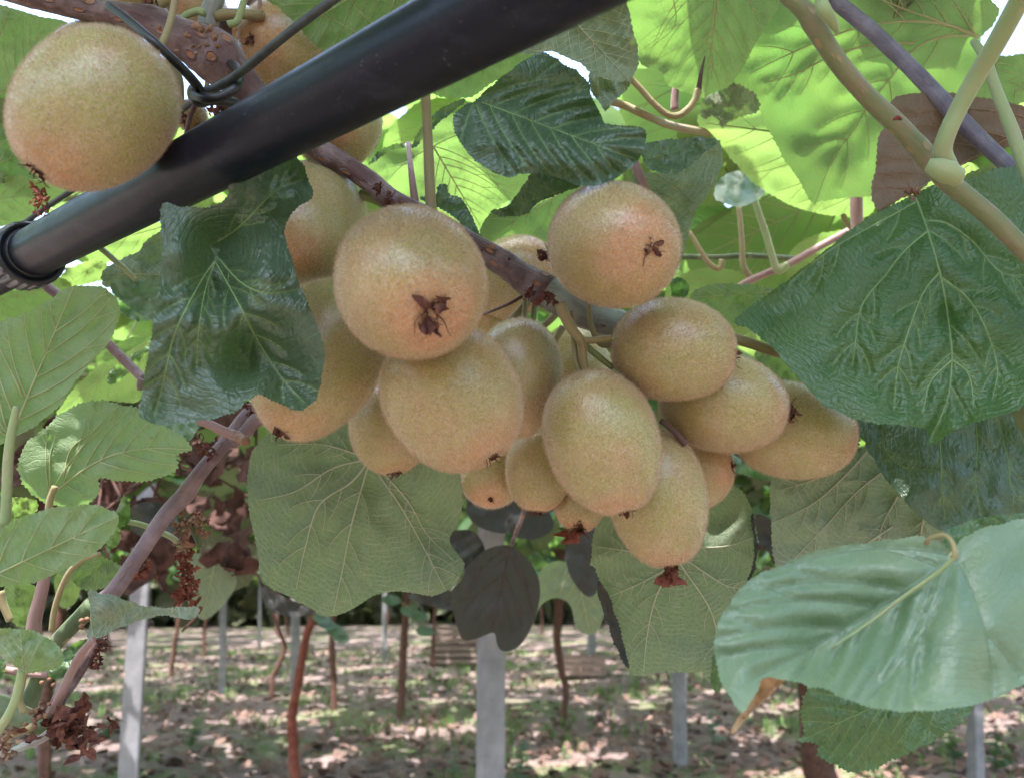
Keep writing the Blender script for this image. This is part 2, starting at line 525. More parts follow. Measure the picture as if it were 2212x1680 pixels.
M['wood'] = simple_mat('grey_wood', (.20, .13, .11), (.34, .26, .23), 12, .85, .2, .5, .005)
M['grass'] = simple_mat('grass_blade', (.08, .17, .04), (.2, .32, .10), 3, .6, .3, 0, .001, tr=.3)

# ground: reddish soil with worn grass
_m, _t, _o = nt('orchard_soil'); _n = N(_t)
_co = _n.node('ShaderNodeTexCoord').outputs['Object']
_a = _n.noise(_co, .8, 6, .65); _b = _n.noise(_co, 9, 6, .7); _g = _n.noise(_n.mapping(_co, (1, 1, 1), (7, 3, 0)), .55, 5, .62)
_c = _n.mix(_n.mapr(_a, .35, .65), (.13, .088, .08), (.27, .20, .185))
_c = _n.mix(_n.mapr(_b, .4, .75), _c, (.38, .29, .28))
_c = _n.mix(_n.mapr(_n.noise(_co, 30, 4, .7), .55, .7, 0, .7), _c, (.10, .06, .05))
_gm = _n.math('MULTIPLY', _n.mapr(_g, .50, .58), _n.mapr(_n.noise(_co, 14, 4, .7), .38, .55))
_c = _n.mix(_gm, _c, (.12, .17, .06))
_n.put(_o.inputs[0], _n.bsdf(_c, .95, .15, _n.bump(_b, .8, .05)))
M['soil'] = _m

# ------------------------------------------------------------------ ground and far surroundings
n_ = 90
gx = np.concatenate([-np.geomspace(250, .4, n_ // 2), np.geomspace(.4, 250, n_ // 2)])
gy = np.concatenate([np.linspace(-60, 0, 12), np.geomspace(.5, 400, 100)])
GX, GY = np.meshgrid(gx, gy)
GZ = .05 * snoise(np.stack([GX * .9, GY * .9], -1), 3, 3) * np.exp(-((GX / 40) ** 2 + (GY / 40) ** 2)) - .03
nx, ny = len(gx), len(gy)
gf = [(j * nx + i, j * nx + i + 1, (j + 1) * nx + i + 1, (j + 1) * nx + i) for j in range(ny - 1) for i in range(nx - 1)]
g = mk('ground', np.stack([GX, GY, GZ], -1).reshape(-1, 3), gf, M['soil']); g['kind'] = 'structure'


# ------------------------------------------------------------------ leaf template for the canopy
def template_leaf(res=5, curl=.18, seed=0):
    """unit leaf: base at origin, along +X, length 1, top side +Z; returns V, F, UV"""
    V = []; UV = []
    nu, nv = res + 1, res
    nv = nv + (1 - nv % 2)
    rs = np.random.RandomState(seed)
    ph = rs.rand(4) * 6.28
    for i in range(nu):
        t = i / (nu - 1)
        wv = .48 * (math.sin(math.pi * min(1, t ** .72)) ** .62) + (.03 if i == 0 else 0)
        if t > .97: wv = .02
        for j in range(nv):
            s_ = (j / (nv - 1)) * 2 - 1
            x = t - .10 * abs(s_) ** 1.5 * (1 - t) * 1.5
            y = s_ * wv
            z = -curl * (t - .3) ** 2 + .10 * abs(s_) ** 1.4 * (1 if seed % 2 else -.6) + .05 * math.sin(3 * t * 2 + ph[0] + s_ * 2) + .03 * math.sin(7 * s_ + ph[1] + 4 * t)
            V.append((x, y, z)); UV.append((x, y))
    F = [(i * nv + j, (i + 1) * nv + j, (i + 1) * nv + j + 1, i * nv + j + 1) for i in range(nu - 1) for j in range(nv - 1)]
    return np.array(V), F, np.array(UV)


def rotm(yaw, pitch, roll):
    return np.array((Matrix.Rotation(yaw, 3, 'Z') @ Matrix.Rotation(pitch, 3, 'Y') @ Matrix.Rotation(roll, 3, 'X')))


def merged_leaves(name, spots, mat, res=4, parent=None):
    tps = [template_leaf(res, .2 + .15 * k, k) for k in range(4)]
    VV = []; FF = []; UU = []; off = 0
    for k, (x, y, z, size, yaw, pit, roll) in enumerate(spots):
        V, F, UV = tps[k % 4]
        VV.append(V @ rotm(yaw, pit, roll).T * size + np.array([x, y, z]))
        UU.append(UV * size)
        FF.append(np.array(F) + off); off += len(V)
    V = np.concatenate(VV)
    o = mk(name, V, np.concatenate(FF), mat, parent, np.concatenate(UU), True, {'vd': np.full(len(V), .01)})
    return o


CAN = CAM_Z + .62       # canopy height
spots = []
rs = np.random.RandomState(5)
y = 2.3
while len(spots) < 26000:
    yy = 1.9 + 35 * rs.rand() ** 1.5
    xx = (rs.rand() * 2 - 1) * (1.6 + yy * .85)
    hole = snoise(np.array([xx * 2.1, yy * 2.1]), 9, 2)
    if hole > .52: continue
    zz = CAN + rs.normal() * .10 + .05 * math.sin(xx * 2)
    spots.append((xx, yy, zz, .12 + .09 * rs.rand() + .012 * yy, rs.rand() * 6.28, rs.normal() * .35, rs.normal() * .4))
o = merged_leaves('canopy_foliage', spots, M['leaf'])
tag(o, 'continuous leafy roof of kiwi vines stretching away over the orchard', 'vine canopy'); o['kind'] = 'stuff'
spots = []  # unseen roof put in to cut light bouncing off the ground
while len(spots) < 9000:
    yy = 1.9 - 13 * rs.rand(); xx = (rs.rand() * 2 - 1) * 8
    if yy > -1.35 and abs(xx) < (1.5 if yy > .3 else .95): continue  # gap kept in the unseen roof so frontal skylight comes in
    if snoise(np.array([xx * 2.6, yy * 2.6]), 15, 2) > .22: continue
    spots.append((xx, yy, CAN + rs.normal() * .08, .13 + .09 * rs.rand(), rs.rand() * 6.28, rs.normal() * .35, rs.normal() * .4))
o = merged_leaves('canopy_foliage', spots, M['leaf'])
tag(o, 'leafy roof of kiwi vines continuing unseen behind the viewer, gapped for skylight', 'vine canopy'); o['kind'] = 'stuff'
# far green edge of the orchard
spots = []
for k in range(5200):
    a = (rs.rand() * 2 - 1) * .95
    r_ = 34 + rs.rand() * 9
    h_ = rs.rand() ** .8 * (3.6 + 1.4 * math.sin(a * 9) + .8 * math.sin(a * 23))
    spots.append((math.sin(a) * r_, math.cos(a) * r_, h_, .75 + .5 * rs.rand(), rs.rand() * 6.28, rs.rand() * 3, rs.rand() * 3))
o = merged_leaves('hedge_foliage', spots, M['leaf_hedge'], 3)
tag(o, 'far-off mass of bushes closing the end of the orchard', 'bushes'); o['kind'] = 'stuff'


# ------------------------------------------------------------------ traced leaves
def inside(poly, q):
    x, y = q[:, 0], q[:, 1]
    c = np.zeros(len(q), bool); n = len(poly); j = n - 1
    for i in range(n):
        xi, yi = poly[i]; xj, yj = poly[j]
        m = ((yi > y) != (yj > y)) & (x < (xj - xi) * (y - yi) / (yj - yi + 1e-12) + xi)
        c ^= m; j = i
    return c


def closed_resample(pts, step, smooth=True):
    p = np.asarray(pts, float)
    if smooth:
        n = len(p); out = []
        for i in range(n):
            a, b, c, d = p[i - 1], p[i], p[(i + 1) % n], p[(i + 2) % n]
            for t in np.linspace(0, 1, 6, endpoint=False):
                out.append(.5 * ((2 * b) + (-a + c) * t + (2 * a - 5 * b + 4 * c - d) * t * t + (-a + 3 * b - 3 * c + d) * t ** 3))
        p = np.array(out)
    q = np.vstack([p, p[:1]])
    L = np.concatenate([[0], np.cumsum(np.linalg.norm(np.diff(q, axis=0), axis=1))])
    m = max(12, int(L[-1] / step))
    s_ = np.linspace(0, L[-1], m, endpoint=False)
    return np.stack([np.interp(s_, L, q[:, 0]), np.interp(s_, L, q[:, 1])], -1)


LEAF_COUNT = [0]


def leaf(parent, k, pts, d, base, tip, side='u', mat='leaf', tx=0.0, ty=0.0, ctrl=(), step=9, und=.005, teeth=2.5,
         vmat=None, vw=1.0, auto=True, veins=6, label=None, bulge=.0018, petiole=None, bend=0.0, extra=()):
    """one leaf blade whose margin passes through pts; ctrl: (x, y, dz) local pushes away from (+) or towards (-) the viewer"""
    LEAF_COUNT[0] += 1; sd = LEAF_COUNT[0]
    s_ = ORG[k][2]
    pts = np.array(C(k, pts)); base = np.array(C(k, [base])[0]); tip = np.array(C(k, [tip])[0])
    cen = pts.mean(0)
    size = np.linalg.norm(pts.max(0) - pts.min(0))
    ct = [(*C(k, [c[:2]])[0], c[2], (c[3] * s_ if len(c) > 3 else size * .22)) for c in ctrl]

    def depth(q):
        dd = d + (tx * (q[:, 0] - cen[0]) + ty * (q[:, 1] - cen[1])) * d / FPX
        for (cx, cy, dz, rr) in ct:
            dd = dd + dz * np.exp(-((q[:, 0] - cx) ** 2 + (q[:, 1] - cy) ** 2) / (2 * rr * rr))
        dd = dd + und * snoise(q * (4.2 / size), sd, 2)
        dd = dd + und * .35 * snoise(q * (17 / size), sd + 50, 2)
        return dd

    # margin with fine teeth
    ring = closed_resample(pts, step * .75)
    nr = len(ring)
    if teeth:
        nrm = np.roll(ring, -1, 0) - np.roll(ring, 1, 0)
        nrm = np.stack([nrm[:, 1], -nrm[:, 0]], -1); nrm /= np.linalg.norm(nrm, axis=1)[:, None] + 1e-9
        area = .5 * np.sum(ring[:, 0] * np.roll(ring[:, 1], -1) - np.roll(ring[:, 0], -1) * ring[:, 1])
        if area < 0: nrm = -nrm
        r2 = np.random.RandomState(sd)
        amp = (np.arange(nr) % 2) * teeth * (.3 + r2.rand(nr)) + snoise(np.arange(nr)[:, None] * .35, sd, 2) * teeth * .6
        ring = ring + nrm * amp[:, None]
    # veins
    ax = tip - base; Lx = np.linalg.norm(ax); ax = ax / Lx; ay = np.array([-ax[1], ax[0]])
    vp = []
    mid = [base + ax * Lx * t + ay * Lx * (bend * math.sin(math.pi * t)) for t in np.linspace(0, 1.0, 26)]
    if auto: vp.append((np.array(mid), 1.0, .25))
    starts = [(0.0, 1.25), (0.0, .85)] + [(.10 + .78 * i / veins, .88 - .3 * i / veins) for i in range(veins)]
    r3 = np.random.RandomState(sd + 5)
    if not auto:
        starts = []
        for ie, e in enumerate(extra):
            q = spline(np.array(C(k, e)), 6)
            vp.append((q, .75 if ie else .9, .2))
            ln_ = np.linalg.norm(q[-1] - q[0])
            for jf, fr_ in enumerate((.18, .36, .52, .68, .82)):
                i_ = int(fr_ * (len(q) - 2)); dv = q[min(i_ + 2, len(q) - 1)] - q[max(0, i_ - 1)]; dv = dv / (np.linalg.norm(dv) + 1e-9)
                for sg in (-1, 1):
                    if r3.rand() < .25: continue
                    a = sg * (.75 + .2 * r3.rand()); z = [q[i_]]
                    for _ in range(10):
                        z.append(z[-1] + np.array([dv[0] * math.cos(a) - dv[1] * math.sin(a), dv[0] * math.sin(a) + dv[1] * math.cos(a)]) * ln_ * .022)
                        a -= sg * .05
                    vp.append((np.array(z), .30, .1))
    for sg in (-1, 1):
        for (t0, ang) in starts:
            t0 = t0 + r3.normal() * .015 if t0 else 0
            a0 = ang * (1 + r3.normal() * .06) + (.35 if t0 == 0 and ang > 1 else 0)
            p0 = base + ax * Lx * t0 + ay * Lx * bend * math.sin(math.pi * t0)
            q = [p0]; a = a0
            for st in range(40):
                a -= (.022 + .008 * r3.rand()) if a > .25 else 0
                q.append(q[-1] + (ax * math.cos(a) + ay * sg * math.sin(a)) * Lx * .032)
                if st in (10, 19) and a > .3:
                    a2 = a + .5; z = [q[-1]]
                    for _ in range(9):
                        a2 -= .02
                        z.append(z[-1] + (ax * math.cos(a2) + ay * sg * math.sin(a2)) * Lx * .028)
                    vp.append((np.array(z), .28, .12))
            vp.append((np.array(q), .55 - .15 * t0, .15))
    for e in (extra if auto else ()): vp.append((spline(np.array(C(k, e)), 5), .7, .2))
    vlist = []
    for (q, w0, w1) in vp:
        ins = inside(ring, q)
        if not ins.any(): continue
        i0 = int(np.argmax(ins))
        i1 = i0
        while i1 + 1 < len(q) and ins[i1 + 1]: i1 += 1
        if i1 - i0 < 2: continue
        qq = q[i0:i1 + 1]
        vlist.append((qq + .0, np.linspace(w0, w1, len(qq))))
    def dens(a_, st_):
        ll_ = np.concatenate([[0], np.cumsum(np.linalg.norm(np.diff(a_, axis=0), axis=1))])
        s2 = np.arange(0, ll_[-1], st_)
        return np.stack([np.interp(s2, ll_, a_[:, 0]), np.interp(s2, ll_, a_[:, 1])], -1)
    allv = np.concatenate([dens(v[0], 3.0) for v in vlist]) if vlist else np.array([[1e6, 1e6]])
    # interior points
    lo, hi = ring.min(0), ring.max(0)
    X, Y = np.meshgrid(np.arange(lo[0], hi[0], step), np.arange(lo[1], hi[1], step * .87))
    X = X + (np.arange(X.shape[0]) % 2)[:, None] * step * .5
    q = np.stack([X.ravel(), Y.ravel()], -1)
    q = q[inside(ring, q)]
    dm = np.min(np.linalg.norm(q[:, None, :] - ring[None, :, :], axis=2), axis=1)
    q = q[dm > step * .55]
    if vlist:
        vq = []
        for (a_, _w) in vlist:
            ll_ = np.concatenate([[0], np.cumsum(np.linalg.norm(np.diff(a_, axis=0), axis=1))])
            s2 = np.arange(0, ll_[-1], step * .8)
            vq.append(np.stack([np.interp(s2, ll_, a_[:, 0]), np.interp(s2, ll_, a_[:, 1])], -1))
        vq = np.concatenate(vq)
        keep = []
        for p_ in vq:
            if all((p_[0] - k_[0]) ** 2 + (p_[1] - k_[1]) ** 2 > (step * .45) ** 2 for k_ in keep[-400:]): keep.append(p_)
        vq = np.array(keep)
        vq = vq[np.min(np.linalg.norm(vq[:, None] - ring[None], axis=2), axis=1) > step * .4]
        if len(vq):
            q = q[np.min(np.linalg.norm(q[:, None] - vq[None], axis=2), axis=1) > step * .5]
            q = np.vstack([vq, q])
    allp = np.vstack([ring, q])
    co, _, fa, *_r = delaunay_2d_cdt([Vector(p) for p in allp], [], [list(range(nr))], 1, 1e-5)
    pp = np.array([(c[0], c[1]) for c in co])
    sgn = 1 if side == 't' else -1
    # distance to veins
    dv = np.full(len(pp), 1e9)
    for c0 in range(0, len(pp), 2000):
        dv[c0:c0 + 2000] = np.min(np.linalg.norm(pp[c0:c0 + 2000, None, :] - allv[None], axis=2), axis=1)
    sdv = dv / (size * .035)
    bul = bulge * (1 - np.exp(-sdv)) * (size / 400)
    dd = depth(pp) - sgn * bul
    V = P(pp[:, 0], pp[:, 1], dd)
    rel = pp - base
    UV = np.stack([(rel @ ax), (rel @ ay)], -1) * d / FPX
    F = [tuple(f) for f in fa]
    # orientation: top side towards the viewer for 't'
    a, b, c = (V[list(F[0])[i]] for i in range(3))
    nn = np.cross(b - a, c - a)
    camp = np.array([0, 0, CAM_Z])
    facing = nn @ (camp - a) > 0
    if facing != (side == 't'): F = [f[::-1] for f in F]
    o = mk('leaf', V, F, M[mat], parent, UV, True, {'vd': dv * d / FPX})
    if label: o['label'] = label
    if vlist:
        b = MB()
        w = size * (.0100 if side == 'u' else .0078) * vw
        for (qq, ww) in vlist:
            dz = depth(qq)
            path = P(qq[:, 0], qq[:, 1], dz - (.0002 if side == 'u' else .0004))
            b.tube(path, ww * w * .5 * d / FPX, 5, 0, 0, False)
        vm = vmat or ('leaf_dead' if mat == 'leaf_shade' else 'vein_u' if side == 'u' else 'vein_t')  # dark brown veins keep the painted shade on leaf_shade
        b.build('veins', M[vm], o)
    if petiole:
        pk, ppts, pd, pw, pm = petiole
        stem('petiole', o, pk, ppts, pd, pw, M[pm])
    return o


# ------------------------------------------------------------------ kiwi fruit
def dried_bits(b, rs, size, big=False):
    """crinkled sepals and thread-like styles round the local +Z axis, at the origin"""
    for i in range(9 if not big else 12):
        a = rs.rand() * 6.28; l = size * (.5 + .8 * rs.rand()) * (1.0)
        el = .15 + 1.0 * rs.rand()
        q = [np.zeros(3)]
        dirv = np.array([math.cos(a) * math.cos(el), math.sin(a) * math.cos(el), math.sin(el)])
        for s_ in range(5):
            dirv = dirv + rs.normal(size=3) * .38; dirv[2] = max(dirv[2], -.05); dirv /= np.linalg.norm(dirv)
            q.append(q[-1] + dirv * l / 5)
        b.tube(np.array(q) + np.array([math.cos(a), math.sin(a), 0]) * size * .12, np.linspace(.00032, .00016, 6), 4)
    for i in range(6 if not big else 9):
        a = rs.rand() * 6.28; l = size * (.45 + .4 * rs.rand()) * (1.3 if big else 1)
        el = .2 + .7 * rs.rand(); wd = size * (.16 + .12 * rs.rand())
        dirv = np.array([math.cos(a) * math.cos(el), math.sin(a) * math.cos(el), math.sin(el)])
        side = np.array([-math.sin(a), math.cos(a), 0])
        V = []; q = np.array([math.cos(a), math.sin(a), 0]) * size * .15
        for s_ in range(6):
            w = wd * math.sin(math.pi * (.15 + .8 * s_ / 5)) * (.7 + .6 * rs.rand())
            up = np.cross(side, dirv)
            V += [q - side * w + up * w * .6 * rs.normal(), q + up * w * .5 * rs.normal(), q + side * w + up * w * .6 * rs.normal()]
            dirv = dirv + rs.normal(size=3) * .35; dirv[2] += .05; dirv /= np.linalg.norm(dirv)
            q = q + dirv * l / 5
        V = np.array(V)
        V2 = V + np.array([0, 0, .0003])
        F = [(i_ * 3 + j, i_ * 3 + j + 1, i_ * 3 + j + 4, i_ * 3 + j + 3) for i_ in range(5) for j in range(2)]
        F += [tuple(x + 18 for x in f[::-1]) for f in F]
        b.add(np.vstack([V, V2]), F)


def fruit(cx, cy, d, m, off, kk, label, hairs=9000, cal=1.0, bigcal=False, seed=0, stalk=None, toward=True, egg=.06):
    """centre cx, cy; m equatorial radius (picture units); off = direction and shift of the flower end; kk = half length / radius"""
    offl = math.hypot(*off)
    rv = np.array([cx - W / 2, cy - H / 2]); rl = np.linalg.norm(rv); rv = rv / (rl + 1e-6)
    st2 = (rl / FPX) ** 2                      # wide-angle stretch away from the view axis
    uo = np.array(off, float) / (offl + 1e-9); vo = np.array([-uo[1], uo[0]])
    R = m * d / FPX / math.sqrt(1 + st2 * (rv @ vo) ** 2)
    L = m * kk * d / FPX / math.sqrt(1 + st2 * (rv @ uo) ** 2)
    s_ = min(.985, offl / (kk * m))
    az = math.sqrt(1 - s_ * s_) * (1 if toward else -1)
    u = np.array([off[0], -off[1]]) / (offl + 1e-9) * s_
    # view-space axis -> world; view right=X, up=(0,-SP,CP), back toward camera=(0,-CP,-SP)
    zc = u[0] * np.array([1, 0, 0]) + u[1] * np.array([0, -SP, CP]) + az * np.array([0, -CP, -SP])
    z = Vector(zc).normalized()
    rot = z.to_track_quat('Z', 'Y').to_matrix()
    rot = rot @ Matrix.Rotation(seed * 1.7, 3, 'Z')
    loc = Vector(P(cx, cy, d))
    nu, nv = 48, 36
    rs = np.random.RandomState(100 + seed)

    def surf(t, ph):
        """t in -1..1 (cos of polar angle), ph azimuth -> local point"""
        th = np.arccos(np.clip(t, -1, 1))
        zz = np.sign(np.cos(th)) * np.abs(np.cos(th)) ** .94 * L
        rr = R * np.sin(th) ** .92 * (1 - egg * np.cos(th))
        zz = zz - .045 * L * np.exp(-(th / .16) ** 2)
        dirn = np.stack([np.sin(th) * np.cos(ph), np.sin(th) * np.sin(ph), np.cos(th)], -1)
        lump = 1 + .018 * snoise(dirn * 1.6, 7 + seed, 2)
        return np.stack([rr * np.cos(ph), rr * np.sin(ph) * (1 - .02), zz], -1) * lump[..., None]

    V = [surf(np.array([-1.0]), np.array([0.0]))[0]]; A = [-1.0]
    for i in range(1, nv):
        th = math.pi * (1 - i / nv)
        ph = np.arange(nu) / nu * 2 * np.pi
        V += list(surf(np.full(nu, math.cos(th)), ph)); A += [math.cos(th)] * nu
    V.append(surf(np.array([1.0]), np.array([0.0]))[0]); A.append(1.0)
    F = [(0, 1 + (j + 1) % nu, 1 + j) for j in range(nu)]
    for i in range(nv - 2):
        a = 1 + i * nu; b = a + nu
        F += [(a + j, a + (j + 1) % nu, b + (j + 1) % nu, b + j) for j in range(nu)]
    a = 1 + (nv - 2) * nu; e = len(V) - 1
    F += [(a + j, a + (j + 1) % nu, e) for j in range(nu)]
    o = mk('kiwi_fruit', np.array(V), F, M['fruit'], None, None, True, {'ax': A}, local=True)
    o.matrix_world = Matrix.Translation(loc) @ rot.to_4x4()
    tag(o, label, 'kiwi fruit', 'kiwi fruit hanging in the cluster')
    # fuzz: short curved hairs
    n = int(hairs * 1.7)
    t = rs.rand(n) * 2 - 1; ph = rs.rand(n) * 2 * np.pi
    p0 = surf(t, ph)
    e1 = surf(np.clip(t + .004, -1, 1), ph) - surf(np.clip(t - .004, -1, 1), ph); e1 /= np.linalg.norm(e1, axis=1)[:, None] + 1e-12
    nrm = p0 / np.array([R * R, R * R, L * L]); nrm /= np.linalg.norm(nrm, axis=1)[:, None]
    lean = e1 * (.5 + .3 * rs.normal(size=(n, 1))) + rs.normal(size=(n, 3)) * .45
    ln = (.0008 + .0010 * rs.rand(n))[:, None]
    dr = nrm * .95 + lean * .8; dr /= np.linalg.norm(dr, axis=1)[:, None]
    sd = np.cross(dr, rs.normal(size=(n, 3))); sd /= np.linalg.norm(sd, axis=1)[:, None]
    w = .00007
    tipp = p0 + dr * ln
    HV = np.stack([p0 - sd * w, p0 + sd * w, tipp], 1).reshape(-1, 3)
    HF = np.arange(3 * n).reshape(-1, 3)
    f = mk('fuzz', HV, HF, M['fuzz'], o, None, False, local=True); f['kind'] = 'stuff'
    # flower end remains
    b = MB(); dried_bits(b, rs, .0064 * cal * (1.35 if bigcal else 1), bigcal)
    c = b.build('calyx', M['dried'], o, local=True)
    tipv = surf(np.array([1.0]), np.array([0.0]))[0]
    c.location = (0, 0, float(tipv[2]) - .0004)
    # stalk
    rw = rot.inverted()
    upl = rw @ Vector((0, 0, 1))
    q = [Vector((0, 0, -L * .99)), Vector((0, 0, -L - .006)), Vector((0, 0, -L - .010)) + upl * .008, Vector((0, 0, -L - .011)) + upl * .02]
    b = MB(); b.tube(spline([tuple(v) for v in q], 4), np.linspace(.0016, .0012, 13), 8, .05)
    b.build('stalk', M['tan_stem'], o, local=True)
    return o


FR = [
 # cx, cy, d, m, off, k, label, hairs, cal, big
 (207, 237, .285, 177, (-92, 148), 1.045, 'large round pale fruit at the upper left, in front of the black pipe', 22000, 1.0, False),
 (222, 160, .37, 122, (-10, 40), 1.1, 'fruit mostly hidden behind the large upper left fruit, pale edge showing', 6000, 1, False),
 (655, 112, .41, 126, (-78, 25), 1.15, 'fruit above the pipe beside the thin tie wire, under a green leaf', 9000, .8, False),
 (550, 80, .44, 60, (0, 10), 1.3, 'shaded fruit squeezed behind the knotted node of the brown cane', 3000, 1, False),
 (290, -52, .40, 78, (-20, -30), 1.2, 'fruit cut by the top edge above the brown cane', 3000, 1, False),
 (425, 22, .42, 62, (-18, -22), 1.2, 'fuzzy green grey fruit behind the top of the cane, brown flower end up', 4000, 1.3, False),
 (722, 262, .40, 104, (0, 35), 1.15, 'fruit poking out below the pipe above the brown cane', 8000, 1.0, False),
 (448, 345, .40, 64, (-6, 80), 1.5, 'fruit crossed by the black pipe, its tip showing above the folded leaf', 4000, .8, False),
 (412, 250, .40, 34, (0, 20), 1.2, 'small fuzzy fruit just under the wire knot', 2500, .6, False),
 (658, 484, .385, 133, (-20, 88), 1.27, 'fruit half covered by the right edge of the folded dark leaf, upper one', 9000, 1, False),
 (888, 612, .29, 160, (62, 83), 1.16, 'largest central fruit with a crumpled brown flower remnant facing the viewer', 24000, 1.1, True),
 (692, 772, .355, 138, (-66, 158), 1.36, 'long fruit emerging below the folded dark leaf, bristly tip at lower left', 14000, 1.1, False),
 (843, 925, .415, 88, (16, 96), 1.13, 'fruit tucked low behind the big central pair, above the broad leaf', 9000, 1, False),
 (978, 858, .325, 147, (88, 130), 1.11, 'big fruit directly below the largest central one, reddish lower tip', 22000, 1, False),
 (1118, 818, .385, 94, (-14, 128), 1.4, 'smooth fruit right behind the big lower central fruit', 9000, .6, False),
 (1062, 1010, .455, 76, (0, 60), 1.2, 'fruit at the bottom of the cluster showing only its rounded underside', 5000, .5, False),
 (1166, 1010, .425, 75, (-8, 93), 1.27, 'small fruit low in the cluster with frosty pale fuzz on its shoulder', 7000, 1, False),
 (1302, 953, .345, 122, (45, 146), 1.29, 'oval fruit in front at the lower middle, hanging under the green stalks', 20000, .9, False),
 (1327, 531, .325, 137, (58, 32), 1.12, 'round fruit above the right end of the cane, dark flower end towards the viewer', 20000, 1.05, False),
 (1456, 756, .355, 110, (131, 13), 1.22, 'oval fruit lying sideways, topmost of the three stepping down to the right', 18000, 1.0, False),
 (1563, 870, .385, 107, (138, 22), 1.32, 'oval fruit lying sideways, middle one of the three on the right', 16000, 1.0, True),
 (1712, 930, .415, 104, (138, 26), 1.36, 'oval fruit lying sideways, lowest and partly under the large green leaf', 13000, 1.0, False),
 (1418, 1072, .375, 107, (24, 146), 1.41, 'lowest hanging fruit, with a papery red flower remnant at its tip', 16000, .8, True),
 (1487, 1015, .425, 88, (88, -14), 1.12, 'fruit wedged behind the lowest hanging one, only its right side visible', 5000, .6, False),
 (1252, 1084, .43, 57, (-6, 52), 1.15, 'smallest fruit tip at the bottom with a dark red dried flower below', 4500, .8, True),
 (1108, 600, .45, 86, (78, -36), 1.2, 'shaded fruit behind the brown cane, left of the round upper one', 7000, 1, False),
 (1250, 775, .455, 72, (-10, 60), 1.3, 'dark shaded fruit deep behind the green forked stalks', 3000, .5, False),
 (1065, 665, .47, 60, (-30, 20), 1.3, 'brownish shaded fruit under the cane behind the largest central one', 3000, .5, False),
]
for i, a in enumerate(FR):
    cx, cy, d, m, off, kk, lab, hairs, cal, big = a
    fo = fruit(cx, cy, d, m, off, kk, lab, hairs, cal, big, seed=i)
    if i in (22, 24):      # papery remnants hanging below
        rs_ = np.random.RandomState(i)
        root = Vector(P(*({22: (1450, 1222), 24: (1245, 1132)}[i]), d - .002))
        b = MB(); sc = .011 if i == 22 else .012
        for s2 in range(7):
            V = []; q = np.array(root) + rs_.normal(size=3) * .0006; dv = np.array([rs_.normal() * .45, rs_.normal() * .3, -1.0])
            sdv = np.array([1, rs_.normal() * .8, rs_.normal() * .2]); sdv /= np.linalg.norm(sdv)
            for t in range(6):
                wv = sc * (.08 + .20 * t / 5) * (.7 + .6 * rs_.rand())
                V += [q - sdv * wv + rs_.normal(size=3) * sc * .05, q + rs_.normal(size=3) * sc * .09, q + sdv * wv + rs_.normal(size=3) * sc * .05]
                dv = dv + rs_.normal(size=3) * .22; q = q + dv / np.linalg.norm(dv) * sc / 5
            b.add(np.array(V), [(r * 3 + j, r * 3 + j + 1, r * 3 + j + 4, r * 3 + j + 3) for r in range(5) for j in range(2)])
        Vw = np.concatenate(b.v)
        inv = np.array(fo.matrix_world.inverted())
        Vl = Vw @ inv[:3, :3].T + inv[:3, 3]
        mk('dried_petal', Vl, b.f, M['dried_red'], fo, None, True, local=True)

# ------------------------------------------------------------------ pipe
def axis_pts(p, q, n):
    return np.array([np.array(p) * (1 - t) + np.array(q) * t for t in np.linspace(0, 1, n)])


pA = P(62, 551, .415); pB = P(1117, -2, .208)
dirp = (pB - pA) / np.linalg.norm(pB - pA)
pipe = thing('irrigation_pipe', 'thick matt black plastic pipe crossing the upper left of the vine', 'pipe', pA)
RP = .0126
b = MB(); b.tube(axis_pts(pA - dirp * .25, pB + dirp * .07, 60), RP, 64, 0, cap=False); b.build('tube', M['pipe'], pipe)
# ribbed union nut
ring_c = pA - dirp * .000
ref = np.cross(dirp, [0, 0, 1]); ref /= np.linalg.norm(ref); rf2 = np.cross(dirp, ref)
V = []; F = []
na = 176
prof = [(-.014, .0133), (-.0135, .0160), (-.012, .0172)] + [(-.0105 + i * .0013, .0178) for i in range(11)] + [(.0042, .0174), (.0054, .0164), (.006, .0152), (.0048, .0144), (.0048, .0127)]
for (t, r) in prof:
    for j in range(na):
        a = j / na * 2 * math.pi
        g_ = max(0, math.cos(a * 24)) ** .6
        inn = max(0.0, 1 - ((t + .004) / .0075) ** 2) ** .5 if r > .0170 else 0
        rr = r - .0017 * g_ * inn
        V.append(ring_c + dirp * t + (math.cos(a) * ref + math.sin(a) * rf2) * rr)
for i in range(len(prof) - 1):
    for j in range(na):
        k = (j + 1) % na
        F.append((i * na + j, i * na + k, (i + 1) * na + k, (i + 1) * na + j))
mk('coupling_nut', np.array(V), F, M['nut'], pipe)
b = MB(); b.tube(axis_pts(ring_c + dirp * .002, ring_c + dirp * .0075, 4), [.0136, .0138, .0136, .0127], 64, 0, cap=False)
b.build('seal_ring', M['tie'], pipe)

